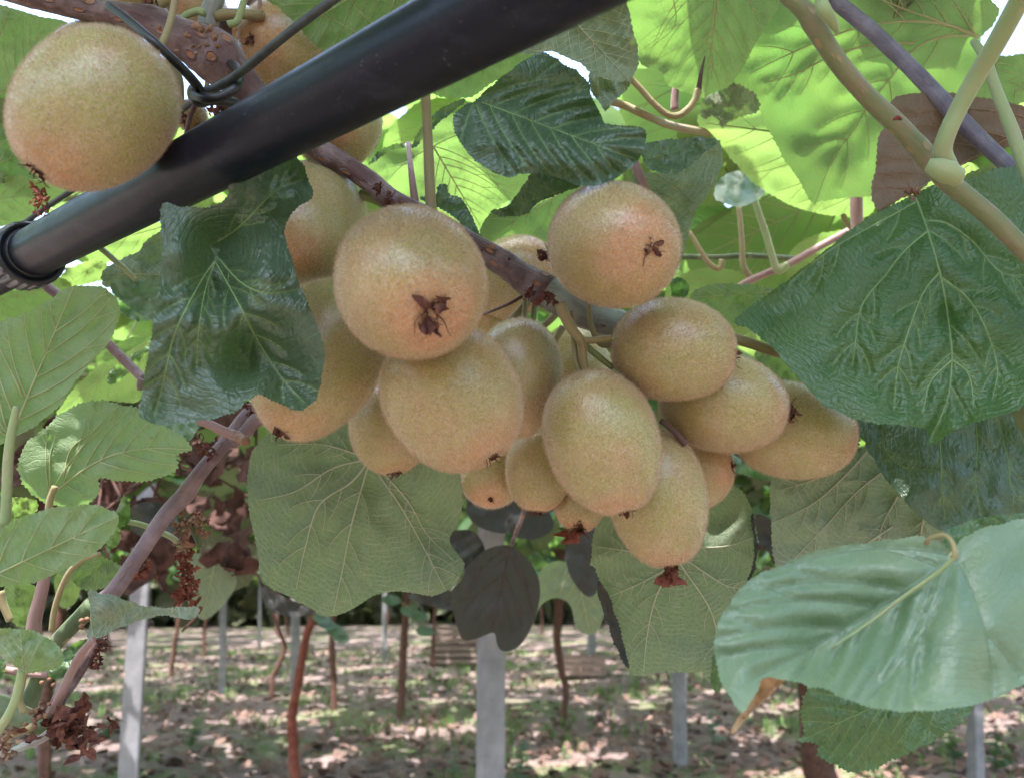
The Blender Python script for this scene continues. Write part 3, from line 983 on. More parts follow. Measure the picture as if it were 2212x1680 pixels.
# ------------------------------------------------------------------ tie wires
w1 = thing('tie_wire', 'grey green plastic coated tie wire knotted round the brown cane', 'wire', P(430, 195, .33))
stem('strand', w1, 1, [(655, 35, .30), (780, 130, .295), (930, 260, .29), (1080, 400, .30), (1170, 500, .315), (1200, 550, .325)], .3, 48, M['tie'], 62, rough=0, seg=16, n=8)
stem('strand', w1, 1, [(1200, 560, .325), (1310, 520, .322), (1450, 430, .315), (1700, 225, .30), (1850, 110, .295), (2040, -30, .29)], .3, 52, M['wire'], 56, rough=0, seg=16, n=8)
stem('knot', w1, 1, [(1160, 570, .322), (1230, 590, .318), (1330, 580, .318), (1420, 520, .32), (1440, 450, .33), (1410, 395, .345), (1360, 380, .36)], .3, 64, M['tie'], 50, rough=0, seg=12, n=8)
stem('knot', w1, 1, [(1190, 520, .33), (1160, 560, .33), (1190, 610, .33), (1280, 600, .335), (1420, 620, .345)], .3, 80, M['tie'], 60, rough=0, seg=12, n=8)
stem('loose_end', w1, 1, [(1190, 590, .335), (1150, 680, .34), (1120, 790, .35), (1090, 880, .36)], .3, 34, M['bark'], 26, rough=.1, n=6)
stem('strand', w1, 1, [(1180, 600, .345), (900, 800, .37), (560, 1060, .41), (300, 1230, .43), (60, 1400, .45), (-80, 1480, .46)], .3, 34, M['wire'], 30, rough=0, seg=12, n=6)
# hollow end
e0 = P(655 * .36, 35 * .36, .3); e1 = P(700 * .36, 68 * .36, .298)
dd_ = (e0 - e1) / np.linalg.norm(e0 - e1)
b = MB(); b.tube(axis_pts(e0, e0 + dd_ * .0006, 2), .0010, 12); b.build('bore', M['bark'], w1)

# ------------------------------------------------------------------ main fruiting cane
cane = thing('fruiting_cane', 'thick brown cane running down behind the fruit from upper left to centre', 'vine cane', P(300, 60, .36))
path = [(-60, -40, .345), (120, 5, .35), (300, 45, .352), (400, 85, .355), (470, 130, .36), (530, 190, .365), (600, 262, .37), (690, 322, .375), (770, 372, .38), (850, 432, .38),
        (940, 480, .378), (1030, 535, .378), (1110, 585, .376), (1180, 632, .374)]
wds = [48, 50, 62, 92, 104, 78, 56, 44, 46, 44, 46, 54, 60, 78]
pth, dd = px_path(0, path, .36, 10)
r = np.interp(np.linspace(0, 1, len(pth)), np.linspace(0, 1, len(wds)), wds) * .5 * dd / FPX
b = MB(); b.tube(pth, r, 32, .14, 4, nscale=1.6); b.build('bark', M['bark'], cane)
pth, dd = px_path(0, [(1165, 622, .374), (1215, 650, .376), (1270, 680, .38), (1335, 700, .385), (1400, 720, .39)], .36, 10)
b = MB(); b.tube(pth, np.interp(np.linspace(0, 1, len(pth)), [0, .3, 1], [74, 66, 60]) * .5 * dd / FPX, 24, .06, 8)
b.build('grey_bark', M['bark_grey'], cane)['label'] = 'lichen grey section of the cane'
# knots and bud scales
rs_ = np.random.RandomState(3)
for (cx, cy, dd_, rr) in [(430, 60, .33, 13), (452, 62, .328, 9), (463, 80, .326, 10), (405, 78, .33, 8), (415, 100, .325, 5), (432, 102, .325, 5), (447, 97, .326, 6), (382, 110, .332, 5), (424, 116, .326, 5), (345, 60, .34, 6), (470, 100, .33, 6),
                          (1160, 650, .352, 10), (1172, 640, .35, 11), (1190, 640, .35, 9), (1200, 655, .352, 8), (840, 418, .362, 7), (868, 440, .362, 8), (1040, 540, .355, 4), (1100, 560, .355, 4)]:
    b = MB()
    q = P(cx, cy, dd_); R_ = rr * dd_ / FPX
    for t in range(3):
        dv = rs_.normal(size=3); dv /= np.linalg.norm(dv)
        pts_ = np.array([q + dv * R_ * s for s in (-.9, -.4, .1, .6, 1.0)]) + rs_.normal(size=(5, 3)) * R_ * .15
        b.tube(pts_, np.array([.25, .62, .6, .45, .15]) * R_, 8, .35, int(rr * 7 + t))
    b.build('bud_scar', M['scale'] if cx < 500 else M['dried'], cane)
# dried bracts beside the cane
for (k, cx, cy, dd_, sz) in [(1, 900, 70, .38, 120), (1, 980, 110, .38, 110), (1, 1290, 640, .37, 90), (1, 1320, 650, .36, 70), (5, 1150, 560, .355, 60), (5, 1240, 590, .35, 60), (5, 1250, 340, .39, 90), (2, 240, 1130, .37, 60), (2, 300, 1190, .37, 60)]:
    q = P(*C(k, [(cx, cy)])[0], dd_); sz = sz * .36 * dd_ / FPX
    b = MB(); dried_bits(b, rs_, sz * .9, True)
    Vw = np.concatenate(b.v) @ rotm(rs_.rand() * 6, 1.4, 0).T + q
    mk('dried_bract', Vw, b.f, M['dried'], cane, None, True)
for (lab, k, pts_, dd_, w_, w2_, mt) in [
    ('stalk', 5, [(1320, 620), (1350, 700), (1395, 780), (1450, 855), (1455, 930), (1475, 1040)], .352, 72, 52, 'tan_stem'),
    ('stalk', 5, [(1440, 840), (1530, 842), (1630, 828)], .352, 44, 40, 'tan_stem'),
    ('stalk', 5, [(1460, 860), (1540, 930), (1640, 1010)], .36, 44, 34, 'pale_stem'),
    ('stalk', 5, [(1140, 580), (1100, 640), (1020, 730)], .40, 54, 46, 'tan_stem'),
    ('stalk', 5, [(1175, 620), (1165, 680), (1150, 760)], .40, 40, 36, 'pale_stem'),
    ('stalk', 5, [(1300, 680), (1240, 740), (1190, 780)], .41, 46, 40, 'tan_stem'),
    ('twig', 5, [(1125, 560), (1000, 630), (840, 695)], .395, 24, 14, 'bark'),
    ('stalk', 5, [(1500, 740), (1570, 800), (1640, 900)], .41, 60, 60, 'pale_stem'),
    ('stalk', 5, [(1340, 760), (1300, 830), (1270, 900)], .42, 44, 40, 'tan_stem'),
    ('stalk', 2, [(120, 1170), (200, 1190), (300, 1245), (360, 1280)], .39, 66, 60, 'pale_stem'),
    ('stalk', 6, [(-20, 985), (60, 1050), (130, 1130)], .365, 34, 40, 'bark'),
    ('stalk', 6, [(405, 490), (520, 525), (650, 570), (720, 585)], .40, 66, 60, 'tan_stem'),
    ('stalk', 1, [(900, 70), (960, 30), (1060, -30)], .39, 56, 56, 'tan_stem'),
    ('stalk', 1, [(1290, 100), (1400, 85), (1580, 95)], .375, 66, 60, 'tan_stem'),
    ('stalk', 1, [(1370, 150), (1420, 130), (1445, 70), (1470, -20)], .362, 44, 40, 'pale_stem'),
    ('stalk', 1, [(1060, 150), (1110, 100), (1180, 70), (1230, 80)], .362, 36, 50, 'pale_stem'),
    ('shoot', 1, [(1350, 120), (1355, 250), (1340, 400)], .385, 80, 66, 'bark'),
    ('shoot', 1, [(1240, 170), (1250, 90), (1290, 0), (1300, -60)], .375, 110, 110, 'bark_grey'),
    ('stalk', 1, [(1480, 0), (1580, 50), (1680, 110)], .40, 60, 50, 'bark'),
    ('stalk', 1, [(1560, -40), (1555, 70)], .38, 26, 22, 'pink_stem'),
    ('stalk', 1, [(1010, 380), (1060, 500), (1075, 640)], .40, 100, 60, 'tan_stem'),
]:
    stem(lab, cane, k, pts_, dd_, w_, M[mt], w2_, seed=int(w_))

# folded dark leaf at the left of the fruit
leaf(cane, 1, [(972, 1237), (1100, 1246), (1290, 1240), (1365, 1170), (1395, 1105), (1520, 1035), (1740, 935), (1800, 970), (1845, 1065), (1876, 1172), (1855, 1205),
               (1785, 1240), (1738, 1300), (1705, 1375), (1715, 1450), (1755, 1570), (1790, 1690), (1850, 1836), (1905, 1975), (1942, 2080), (1948, 2140), (1930, 2240), (1900, 2385), (1850, 2423),
               (1805, 2465), (1700, 2428), (1600, 2382), (1550, 2362), (1480, 2407), (1400, 2470), (1250, 2512), (1100, 2538), (950, 2542), (850, 2508), (835, 2460), (850, 2380),
               (870, 2236), (900, 2086), (930, 1886), (955, 1700), (975, 1540)], .298, (1290, 1570), (1330, 2600), 't', 'leaf_dark', auto=False, tx=.1, ty=-.12, step=6,
     ctrl=[(1310, 1450, .014, 120), (1320, 1750, .014, 90), (1450, 2150, .014, 100), (1120, 1900, -.012, 140), (1620, 1750, -.018, 160), (1000, 2300, -.004, 150), (1750, 2250, .010, 140), (1800, 1100, .012, 120),
           (1080, 1500, -.006, 90), (880, 2400, .012, 120)], veins=5, vw=1.1, bulge=.003,
     extra=[[(1290, 1570), (1200, 1700), (1050, 2000), (990, 2250), (930, 2500)], [(1290, 1570), (1230, 1750), (1190, 2000), (1180, 2200)], [(1290, 1570), (1420, 1800), (1550, 2050), (1700, 2280), (1830, 2420)],
            [(1300, 1540), (1450, 1700), (1600, 1760), (1780, 1740)], [(1310, 1450), (1450, 1350), (1650, 1150), (1820, 1080)]], label='dark leaf folded along its middle')
# curled dark leaf, top centre
leaf(cane, 2, [(850, 570), (930, 500), (1010, 435), (1100, 370), (1180, 325), (1240, 320), (1330, 380), (1420, 430), (1490, 500), (1512, 590), (1560, 680), (1590, 742), (1700, 758), (1800, 765), (1835, 800), (1822, 900),
               (1780, 970), (1700, 1040), (1600, 1095), (1500, 1115), (1400, 1100), (1300, 1062), (1200, 1035), (1080, 1045), (1000, 1062), (900, 1020), (800, 950), (720, 850), (682, 760), (690, 690), (740, 640), (800, 615)],
     .325, (810, 600), (1780, 960), 't', 'leaf_dark', ty=-.35, step=5,
     ctrl=[(1200, 700, .016, 110), (950, 620, .010, 90), (1450, 740, .014, 90), (1100, 880, -.014, 170), (1500, 930, -.012, 160), (1300, 450, .004, 100), (850, 800, -.006, 100), (1300, 1090, .006, 120), (1700, 1010, .010, 90)],
     veins=6, vw=.9, bulge=.004, label='leaf curled over, dark glossy blistered face showing')
leaf(cane, 2, [(1150, 1040), (1200, 1035), (1300, 1055), (1440, 1110), (1350, 1150), (1200, 1210), (1120, 1280), (1000, 1302), (930, 1285), (910, 1265), (1000, 1240), (1060, 1175), (1110, 1100)],
     .345, (1420, 1115), (920, 1275), 't', 'leaf_dark', ty=.3, step=7, veins=5)
# leaves round the cane
leaf(cane, 1, [(1620, -60), (1700, 62), (1830, 200), (1960, 325), (2150, 380), (2450, 300), (2700, 60), (2700, -120)], .36, (2500, -250), (1750, 200), 'u', 'leaf', ty=.6, tx=-.2, veins=6,
     extra=[[(2080, -50), (2150, 60), (2300, 200), (2400, 300)], [(1860, 60), (2000, 120), (2160, 210), (2300, 300)]])
leaf(cane, 2, [(980, 280), (1100, 320), (1180, 318), (1290, 310), (1350, 340), (1460, 392), (1500, 430), (1620, 482), (1700, 486), (1760, 450), (1792, 390), (1780, 280), (1750, 150), (1710, 0), (1660, -80), (1300, 0), (1050, 150)],
     .315, (1150, -150), (1730, 480), 'u', 'leaf_under', ty=.35, veins=6, ctrl=[(1500, 200, .008)])
leaf(cane, 2, [(530, 530), (600, 575), (700, 590), (790, 580), (870, 522), (1000, 450), (1100, 372), (1200, 320), (1060, 240), (850, 260), (600, 380)], .40, (1150, 150), (600, 560), 'u', 'leaf_glow', ty=.9, veins=6)
leaf(cane, 2, [(1500, 430), (1620, 485), (1745, 470), (1700, 560), (1640, 610), (1590, 662), (1555, 610), (1515, 560)], .37, (1745, 465), (1570, 640), 'u', 'leaf_net', ty=.2, step=7, veins=6, vw=1.2)

# ------------------------------------------------------------------ green shoot, upper right, and its leaves
shoot = thing('green_shoot', 'stout olive green shoot slanting down the upper right', 'vine shoot', P(1870, 180, .31))
pth = [(420, -620, .29), (560, -330, .29), (720, -60, .29), (800, 20, .29), (880, 110, .292), (960, 250, .295), (1080, 420, .30), (1230, 590, .31), (1380, 730, .315), (1530, 890, .32), (1680, 1070, .325), (1850, 1210, .33), (2000, 1340, .332), (2160, 1500, .335), (2280, 1620, .34), (2600, 1900, .345), (3000, 2300, .35)]
stem('stem', shoot, 3, pth, .3, [112, 112, 112, 112, 118, 112, 108, 112, 118, 120, 116, 112, 112, 112, 108, 104], M['bark_green'], rough=.035, seg=24, n=8, seed=5, nodes=((.26, .12), (.58, .06)))
stem('petiole', shoot, 3, [(2500, -700, .25), (2330, -380, .255), (2200, -120, .262), (2110, 50, .27), (2000, 250, .28), (1880, 450, .29), (1770, 650, .297), (1700, 800, .30), (1672, 900, .303), (1690, 980, .306), (1730, 1040, .312)], .3,
     [130, 126, 124, 118, 112, 106, 100, 100, 106, 118, 104], M['pale_stem'], rough=.02, seg=24, n=8)
b = MB(); q = P(*C(3, [(1728, 1028)])[0], .302)
b.tube(np.array([q + np.array(v) for v in [(-.008, .002, .004), (-.005, .001, .002), (-.001, .001, 0), (.0025, .002, -.0015), (.004, .004, -.003)]]), [.0025, .0040, .0045, .0038, .002], 20, .05, 3)
b.build('node', M['pale_stem'], shoot)
stem('bud_scar', shoot, 3, [(940, 0, .283), (960, 60, .281), (1010, 130, .284), (1040, 190, .29)], .29, [70, 84, 66, 30], M['pale_stem'], seg=14)
stem('scar', shoot, 3, [(1375, 720, .299), (1400, 708, .298), (1425, 718, .299)], .3, [14, 30, 14], M['dried_red'], seg=8)
stem('petiole', shoot, 3, [(1860, 250, .36), (1930, 360, .35), (2000, 560, .345), (2080, 760, .34), (2150, 960, .335), (2230, 1150, .33), (2380, 1420, .33), (2520, 1700, .33)], .35, [44, 60, 72, 76, 80, 82], M['pale_stem'], seg=14)
# the great sunlit leaf behind, seen from below
leaf(shoot, 3, [(430, 505), (470, 420), (520, 280), (590, 150), (650, 60), (730, -40), (1100, -120), (1700, -100), (1990, 30), (1985, 130), (1900, 235), (1960, 330), (2160, 330), (2340, 360), (2340, 560), (2100, 640),
                (1700, 900), (1400, 1110), (1250, 1172), (1050, 1190), (930, 1212), (905, 1245), (850, 1150), (780, 1035), (720, 950), (660, 835), (600, 720), (560, 625)],
     .49, (1890, 225), (905, 1240), 'u', 'leaf', auto=False, ty=.40, tx=-.1, veins=6, und=.006, bend=.12,
     extra=[[(1890, 225), (1700, 150), (1450, 130), (1200, 160), (950, 240), (700, 350), (520, 440)], [(1880, 225), (1650, 130), (1400, 40), (1250, -30)], [(1830, 215), (1700, 220), (1560, 260), (1450, 350), (1350, 480), (1220, 640), (1140, 780), (1010, 960), (905, 1230)],
            [(1500, 260), (1250, 270), (1000, 340), (800, 440), (600, 500)], [(1900, 240), (2000, 380), (2100, 520), (2180, 640)], [(1860, 200), (1800, 100), (1740, 0)]], label='very large sunlit leaf with shadows on it')
leaf(shoot, 3, [(1380, 590), (1500, 565), (1700, 560), (1900, 590), (2160, 640), (2300, 680), (2300, 800), (2160, 855), (2000, 900), (1900, 925), (1850, 965), (1650, 1060), (1500, 1160), (1400, 1205), (1310, 1265), (1280, 1270), (1250, 1185),
                (1255, 1100), (1280, 950), (1290, 820), (1340, 745), (1350, 690)], .395, (2300, 700), (1280, 1265), 'u', 'leaf_brown', ty=.1, tx=.1, veins=6, vmat='vein_b', vw=.8, label='brownish shaded leaf')
leaf(shoot, 3, [(1340, 1140), (1500, 1172), (1600, 1120), (1850, 1068), (2000, 1015), (2160, 1000), (2350, 980), (2400, 1600), (2360, 2250), (2160, 2430), (2050, 2478), (1900, 2520), (1750, 2572), (1640, 2648), (1575, 2655), (1588, 2620), (1570, 2570), (1450, 2550),
                (1300, 2540), (1150, 2512), (1050, 2470), (940, 2410), (830, 2285), (760, 2215), (700, 2138), (600, 2040), (500, 1968), (425, 1935), (470, 1880), (620, 1770), (800, 1640), (1000, 1480), (1130, 1375), (1280, 1280)][1:],
     .365, (1500, 1185), (1585, 2650), 't', 'leaf_right', auto=False, ty=-.35, tx=-.05, step=6.5, veins=6, bend=-.13, vw=1.0, bulge=.003, und=.007,
     ctrl=[(500, 1930, .022, 200), (750, 1750, .010, 160), (1500, 1200, .01, 150), (1700, 1900, .008, 60), (1400, 2000, -.006, 150), (1950, 1900, -.008, 150), (1600, 2640, .006, 100)],
     label='large deep green leaf with raised pale veins',
     extra=[[(1510, 1190), (1580, 1380), (1665, 1680), (1710, 1950), (1728, 2150), (1700, 2400), (1600, 2630)], [(1590, 1325), (1700, 1345), (1850, 1450), (2000, 1620), (2110, 1670), (2200, 1800)], [(1670, 1670), (1820, 1790), (1920, 1950), (2000, 2200), (1970, 2400)],
            [(1650, 1640), (1560, 1750), (1480, 1950), (1405, 2200), (1380, 2450)], [(1580, 1390), (1450, 1500), (1330, 1650), (1185, 1840), (1145, 2090), (1130, 2200)], [(1520, 1210), (1300, 1330), (1000, 1500), (750, 1700)], [(1728, 2160), (1830, 2250), (1860, 2450)], [(1728, 2160), (1600, 2290), (1550, 2480)]])
b = MB(); dried_bits(b, rs_, .006); mk('tendril_stub', np.concatenate(b.v) @ rotm(0, -.6, 1.0).T + P(*C(3, [(1490, 1170)])[0], .35), b.f, M['scale'], shoot)
leaf(shoot, 6, [(1150, 965), (1300, 985), (1570, 1010), (1750, 1000), (2050, 930), (2110, 1020), (2200, 1130), (2300, 1250), (2300, 1520), (2160, 1545), (2000, 1560), (1880, 1582), (1690, 1645), (1540, 1562), (1430, 1445), (1350, 1352), (1280, 1252), (1220, 1145), (1180, 1050)],
     .405, (2500, 950), (1650, 1640), 't', 'leaf_dark', auto=False, ty=-.2, tx=-.1, veins=7, bulge=.003, ctrl=[(1450, 1200, -.008), (1700, 1500, -.006), (1250, 1100, .008)],
     extra=[[(1650, 1000), (1660, 1200), (1670, 1400), (1690, 1600)], [(1870, 980), (1880, 1150), (1870, 1350), (1900, 1560)], [(1990, 960), (2060, 1200), (2090, 1400), (2200, 1500)], [(1300, 1000), (1330, 1160), (1430, 1260), (1650, 1290)]])
leaf(shoot, 6, [(650, 1325), (760, 1338), (900, 1325), (1050, 1255), (1180, 1160), (1230, 1130), (1350, 1200), (1600, 1350), (1750, 1500), (1720, 1640), (1690, 1880), (1530, 1915), (1250, 1950), (1000, 1980), (820, 2035), (780, 2010), (740, 1970), (720, 1920), (680, 1860), (655, 1780), (648, 1640), (640, 1500)],
     .435, (1300, 1060), (700, 1950), 'u', 'leaf_net', auto=False, ty=.1, veins=6, vw=1.3, vmat='vein_p', step=7,
     extra=[[(1240, 1150), (1100, 1300), (900, 1480), (650, 1600)], [(1300, 1300), (1150, 1420), (950, 1640), (700, 1900)], [(1400, 1440), (1300, 1640), (1290, 1900)], [(1370, 1620), (1130, 1780), (800, 1980)], [(1060, 1270), (900, 1340), (700, 1400)], [(1560, 1560), (1500, 1900)]])
leaf(shoot, 9, [(1690, 200), (1760, 170), (1890, 120), (2000, 105), (2160, 88), (2300, 80), (2300, 260), (1900, 260), (1800, 260), (1740, 320), (1690, 290)], .34, (2300, 100), (1700, 240), 't', 'leaf_right', ty=-.4, veins=5)
leaf(shoot, 2, [(1700, -60), (1712, 60), (1722, 150), (1740, 210), (1782, 270), (1795, 350), (1830, 400), (1935, 435), (1960, 500), (2040, 545), (2100, 560), (2190, 590), (2240, 545), (2330, 520), (2400, 430), (2500, 250), (2640, 20), (2640, -80)],
     .47, (2300, -250), (2190, 590), 'u', 'leaf', ty=.7, veins=6, label='sunlit leaf lit through from above',
     extra=[[(1990, -60), (2010, 150), (1850, 300)], [(2250, 0), (2200, 240), (2060, 380), (2000, 500)], [(2200, 240), (2240, 400), (2180, 560)]])

# blue grey cane behind it
c2 = thing('old_cane', 'blue grey cane passing behind the olive shoot', 'vine cane', P(1950, 120, .40))
stem('bark', c2, 3, [(480, -480, .41), (930, -80, .40), (1080, 50, .40), (1250, 190, .40), (1420, 350, .40), (1600, 530, .398), (1740, 680, .396), (1900, 840, .394), (2090, 1020, .39), (2300, 1200, .385), (2700, 1560, .38)], .4, [88, 88, 88, 90, 92, 96, 100, 92, 90, 90], M['bark_blue'], rough=.05, seg=18, n=7)
leaf(c2, 3, [(1780, 1075), (1900, 1010), (2080, 930), (2250, 880), (2250, 1050), (2000, 1080), (1840, 1085)], .44, (2300, 900), (1800, 1080), 'u', 'leaf', ty=.3, step=8)

# ------------------------------------------------------------------ leaves and thin stems behind the upper middle
mid = thing('leafy_shoot', 'thin brown shoot carrying sunlit leaves behind the upper fruit', 'vine shoot', P(1500, 280, .50))
stem('stem', mid, 2, [(1600, 600), (1720, 640), (1850, 700), (1990, 755, .50), (2200, 795, .54), (2400, 810, .58), (2700, 822, .62)], .46, 46, M['tan_stem'], 46, seg=12)
stem('petiole', mid, 2, [(1735, 465), (1800, 530), (1880, 620), (1960, 685), (2030, 695), (2090, 655), (2130, 600), (2150, 540)], .44, 36, M['tan_stem'], 44, seg=12)
stem('petiole', mid, 2, [(2150, 560), (2165, 450), (2190, 340)], .455, 40, M['bark'], 8, seg=12)  # dark tapering strip, stands in for a shadow line on the leaf
stem('petiole', mid, 2, [(2010, 660), (2010, 600), (2015, 530)], .50, 50, M['pink_stem'], 44, seg=10)
stem('petiole', mid, 2, [(512, 540), (525, 800), (535, 1000), (548, 1290)], .395, 58, M['tan_stem'], 66, seg=14)
stem('petiole', mid, 2, [(410, 860, .43), (430, 1050), (455, 1250)], .40, 26, M['pink_stem'], 52, seg=12)
stem('petiole', mid, 2, [(1760, 960), (1800, 1060), (1840, 1150)], .42, 60, M['pink_stem'], 50, seg=12)
leaf(mid, 2, [(130, 1020), (190, 960), (280, 892), (400, 876), (500, 790), (600, 720), (720, 680), (900, 800), (1150, 900), (1150, 1060), (1100, 1110), (1050, 1180), (900, 1280), (865, 1380), (800, 1400), (650, 1390), (480, 1250), (250, 1160)],
     .49, (560, 880), (850, 1370), 'u', 'leaf_glow', ty=.6, veins=6, label='bright yellow green ribbed leaf', bulge=.003)
leaf(mid, 2, [(430, 885), (480, 780), (560, 690), (650, 630), (740, 596), (748, 615), (690, 660), (590, 740), (500, 830), (450, 880)], .44, (440, 880), (745, 605), 't', 'leaf_dark', step=6, veins=3)
leaf(mid, 2, [(170, 985), (230, 915), (320, 870), (430, 866), (430, 880), (330, 893), (250, 935), (190, 985)], .455, (430, 873), (175, 985), 't', 'leaf_dark', step=6, veins=2)
leaf(mid, 2, [(840, 1400), (900, 1290), (1100, 1270), (1450, 1100), (1600, 1100), (1500, 1350), (1300, 1500), (1200, 1500), (1000, 1470), (880, 1460)], .50, (1500, 1050), (900, 1420), 'u', 'leaf', ty=.5, veins=6)
leaf(mid, 2, [(480, 1190), (540, 1180), (580, 1160), (590, 1120), (640, 1108), (652, 1165), (720, 1190), (760, 1240), (790, 1300), (830, 1390), (872, 1445), (820, 1420), (740, 1350), (640, 1270), (560, 1230)], .41, (500, 1190), (865, 1440), 't', 'leaf_dark', step=6, veins=4)
leaf(mid, 0, [(1393, 312), (1434, 304), (1490, 299), (1530, 298), (1548, 304), (1535, 320), (1506, 344), (1477, 367), (1448, 377), (1420, 371), (1398, 362), (1388, 340)], .40, (1395, 345), (1546, 305), 't', 'leaf_dark', ty=-.5, step=7, bulge=.002)
leaf(mid, 0, [(1370, 372), (1434, 374), (1506, 340), (1551, 302), (1559, 352), (1549, 389), (1531, 414), (1506, 454), (1488, 497), (1481, 540), (1463, 553), (1430, 540), (1380, 450)], .43, (1380, 360), (1470, 550), 'u', 'leaf_under', ty=.1, tx=.3, veins=5)
leaf(mid, 3, [(200, 690), (225, 700), (290, 700), (350, 740), (480, 700), (570, 660), (620, 720), (700, 830), (850, 980), (1000, 1100), (1250, 1150), (1240, 1290), (1120, 1302), (1000, 1292), (850, 1262), (700, 1200), (560, 1110), (480, 1040), (350, 880), (300, 830), (230, 790)],
     .56, (1500, 900), (250, 740), 'u', 'leaf_glow', ty=.9, veins=6)
leaf(mid, 3, [(225, 640), (245, 590), (300, 560), (430, 508), (530, 560), (575, 658), (480, 690), (395, 718), (350, 772), (330, 720), (290, 692), (225, 704)], .49, (430, 510), (345, 770), 'u', 'leaf_under', ty=.3, step=7, vmat='vein_b', teeth=4, veins=5)
for (pts_, dd_, bs, tp) in [
    ([(1480, 560), (1560, 470), (1700, 420), (1830, 450), (1900, 520), (1850, 640), (1700, 660), (1560, 640)], .85, (1850, 400), (1500, 560)),
    ([(1330, 180), (1420, 150), (1560, 200), (1650, 300), (1600, 420), (1480, 440), (1380, 330)], .75, (1600, 150), (1400, 420)),
    ([(830, 300), (930, 210), (1050, 240), (1080, 330), (960, 400), (860, 380)], .8, (1050, 230), (850, 380)),
    ([(1700, 560), (1800, 500), (1960, 520), (2040, 620), (1900, 720), (1750, 700)], .8, (2000, 520), (1720, 680)),
    ([(1440, 620), (1520, 580), (1620, 600), (1660, 680), (1560, 740), (1460, 710)], .8, (1660, 600), (1450, 700)),
    ([(1900, 380), (2050, 330), (2150, 420), (2080, 520), (1950, 500)], .7, (2100, 350), (1920, 500))]:
    leaf(mid, 0, pts_, dd_, bs, tp, 'u', 'leaf_glow', ty=1.0, step=12)
# thin stems in the gap at the right
thin = thing('tangled_shoots', 'thin bent stalks crossing in the bright gap right of the round fruit', 'vine shoot', P(1600, 560, .55))
for (pts_, w_, w2_, mt, dd_) in [([(470, 960), (520, 1120), (560, 1250), (610, 1400), (650, 1540), (685, 1625), (740, 1590)], 34, 48, 'pale_stem', .52), ([(448, 1240), (460, 1350), (470, 1480), (478, 1600), (530, 1680)], 28, 40, 'tan_stem', .54),
                                 ([(150, 1390), (210, 1490), (270, 1580), (330, 1612), (352, 1560)], 28, 40, 'tan_stem', .54), ([(60, 1540), (300, 1545), (500, 1535), (780, 1552)], 34, 34, 'green_bark', .55), ([(380, 1780), (470, 1710), (620, 1640), (760, 1580), (900, 1500), (1120, 1380)], 44, 44, 'pink_stem', .53),
                                 ([(1150, 950), (1155, 1260), (1162, 1420)], 76, 70, 'pink_stem', .45), ([(1050, 1050), (1080, 1300), (1160, 1400)], 36, 30, 'tan_stem', .5)]:
    stem('stalk', thin, 3, pts_, dd_ + .10, w_, M[mt], w2_, seg=10)
leaf(thin, 6, [(40, 150), (80, 135), (120, 145), (152, 195), (140, 240), (90, 255), (50, 250)], .48, (45, 200), (150, 220), 't', 'leaf', step=7, veins=4)
leaf(thin, 6, [(155, 250), (205, 200), (330, 168), (480, 170), (600, 188), (655, 215), (600, 300), (520, 370), (420, 400), (350, 380), (270, 330), (200, 280)], .46, (650, 215), (180, 250), 'u', 'leaf', ty=.4, tx=-.2, veins=5, vw=1.4)
leaf(thin, 6, [(560, 560), (660, 570), (740, 640), (790, 720), (780, 790), (720, 740), (560, 660)], .47, (560, 600), (785, 780), 'u', 'leaf', ty=.3, veins=4)
leaf(thin, 6, [(405, 1190), (470, 1225), (560, 1270), (650, 1310), (660, 1340), (560, 1335), (460, 1300), (400, 1260)], .47, (405, 1200), (655, 1335), 't', 'leaf_pale', step=6, veins=4)
leaf(thin, 3, [(330, 1080), (430, 1030), (480, 1040), (560, 1110), (600, 1160), (480, 1240), (380, 1220), (300, 1180)], .60, (480, 1050), (330, 1200), 't', 'leaf_pale', ty=-.8, step=9)

# ------------------------------------------------------------------ upper left leaves behind the large fruit
ul = thing('leafy_shoot', 'bright green leaves along the left edge behind the large upper left fruit', 'vine shoot', P(60, 250, .45))
leaf(ul, 1, [(-120, 10), (0, 30), (100, 60), (250, 105), (400, 140), (380, 300), (250, 520), (120, 700), (-120, 660)], .44, (-20, 600), (300, 130), 'u', 'leaf', ty=.6, veins=6, extra=[[(-40, 590), (80, 600), (180, 640)]])
leaf(ul, 1, [(-120, 640), (60, 620), (160, 760), (240, 950), (290, 1080), (150, 1062), (-120, 1085)], .47, (-100, 1000), (260, 900), 'u', 'leaf', ty=.4, veins=5)
leaf(ul, 1, [(-120, 1075), (0, 1070), (120, 1058), (260, 1095), (420, 1160), (280, 1260), (130, 1330), (-120, 1350)], .48, (-150, 1200), (400, 1160), 'u', 'leaf_glow', ty=.8, veins=5)
leaf(ul, 4, [(-100, 250), (120, 200), (330, 130), (430, 180), (330, 280), (150, 380), (-100, 440)], .62, (-150, 300), (420, 170), 'u', 'leaf_glow', ty=1.0, veins=5)
leaf(ul, 4, [(360, 120), (460, 60), (600, 20), (640, 60), (620, 140), (500, 170), (400, 180)], .60, (640, 20), (370, 170), 'u', 'leaf_glow', ty=1.0, veins=5)
leaf(ul, 4, [(380, -60), (560, -90), (820, -190), (1000, -190), (1000, -40), (760, 20), (500, 40)], .62, (1000, -180), (400, -20), 'u', 'leaf_glow', ty=1.2, veins=5)
leaf(ul, 1, [(615, 1650), (640, 1610), (700, 1572), (830, 1512), (865, 1460), (970, 1388), (1010, 1400), (1010, 1720), (830, 1700), (640, 1722), (612, 1690)], .43, (1000, 1650), (640, 1640), 'u', 'leaf_under', ty=.3, veins=5)
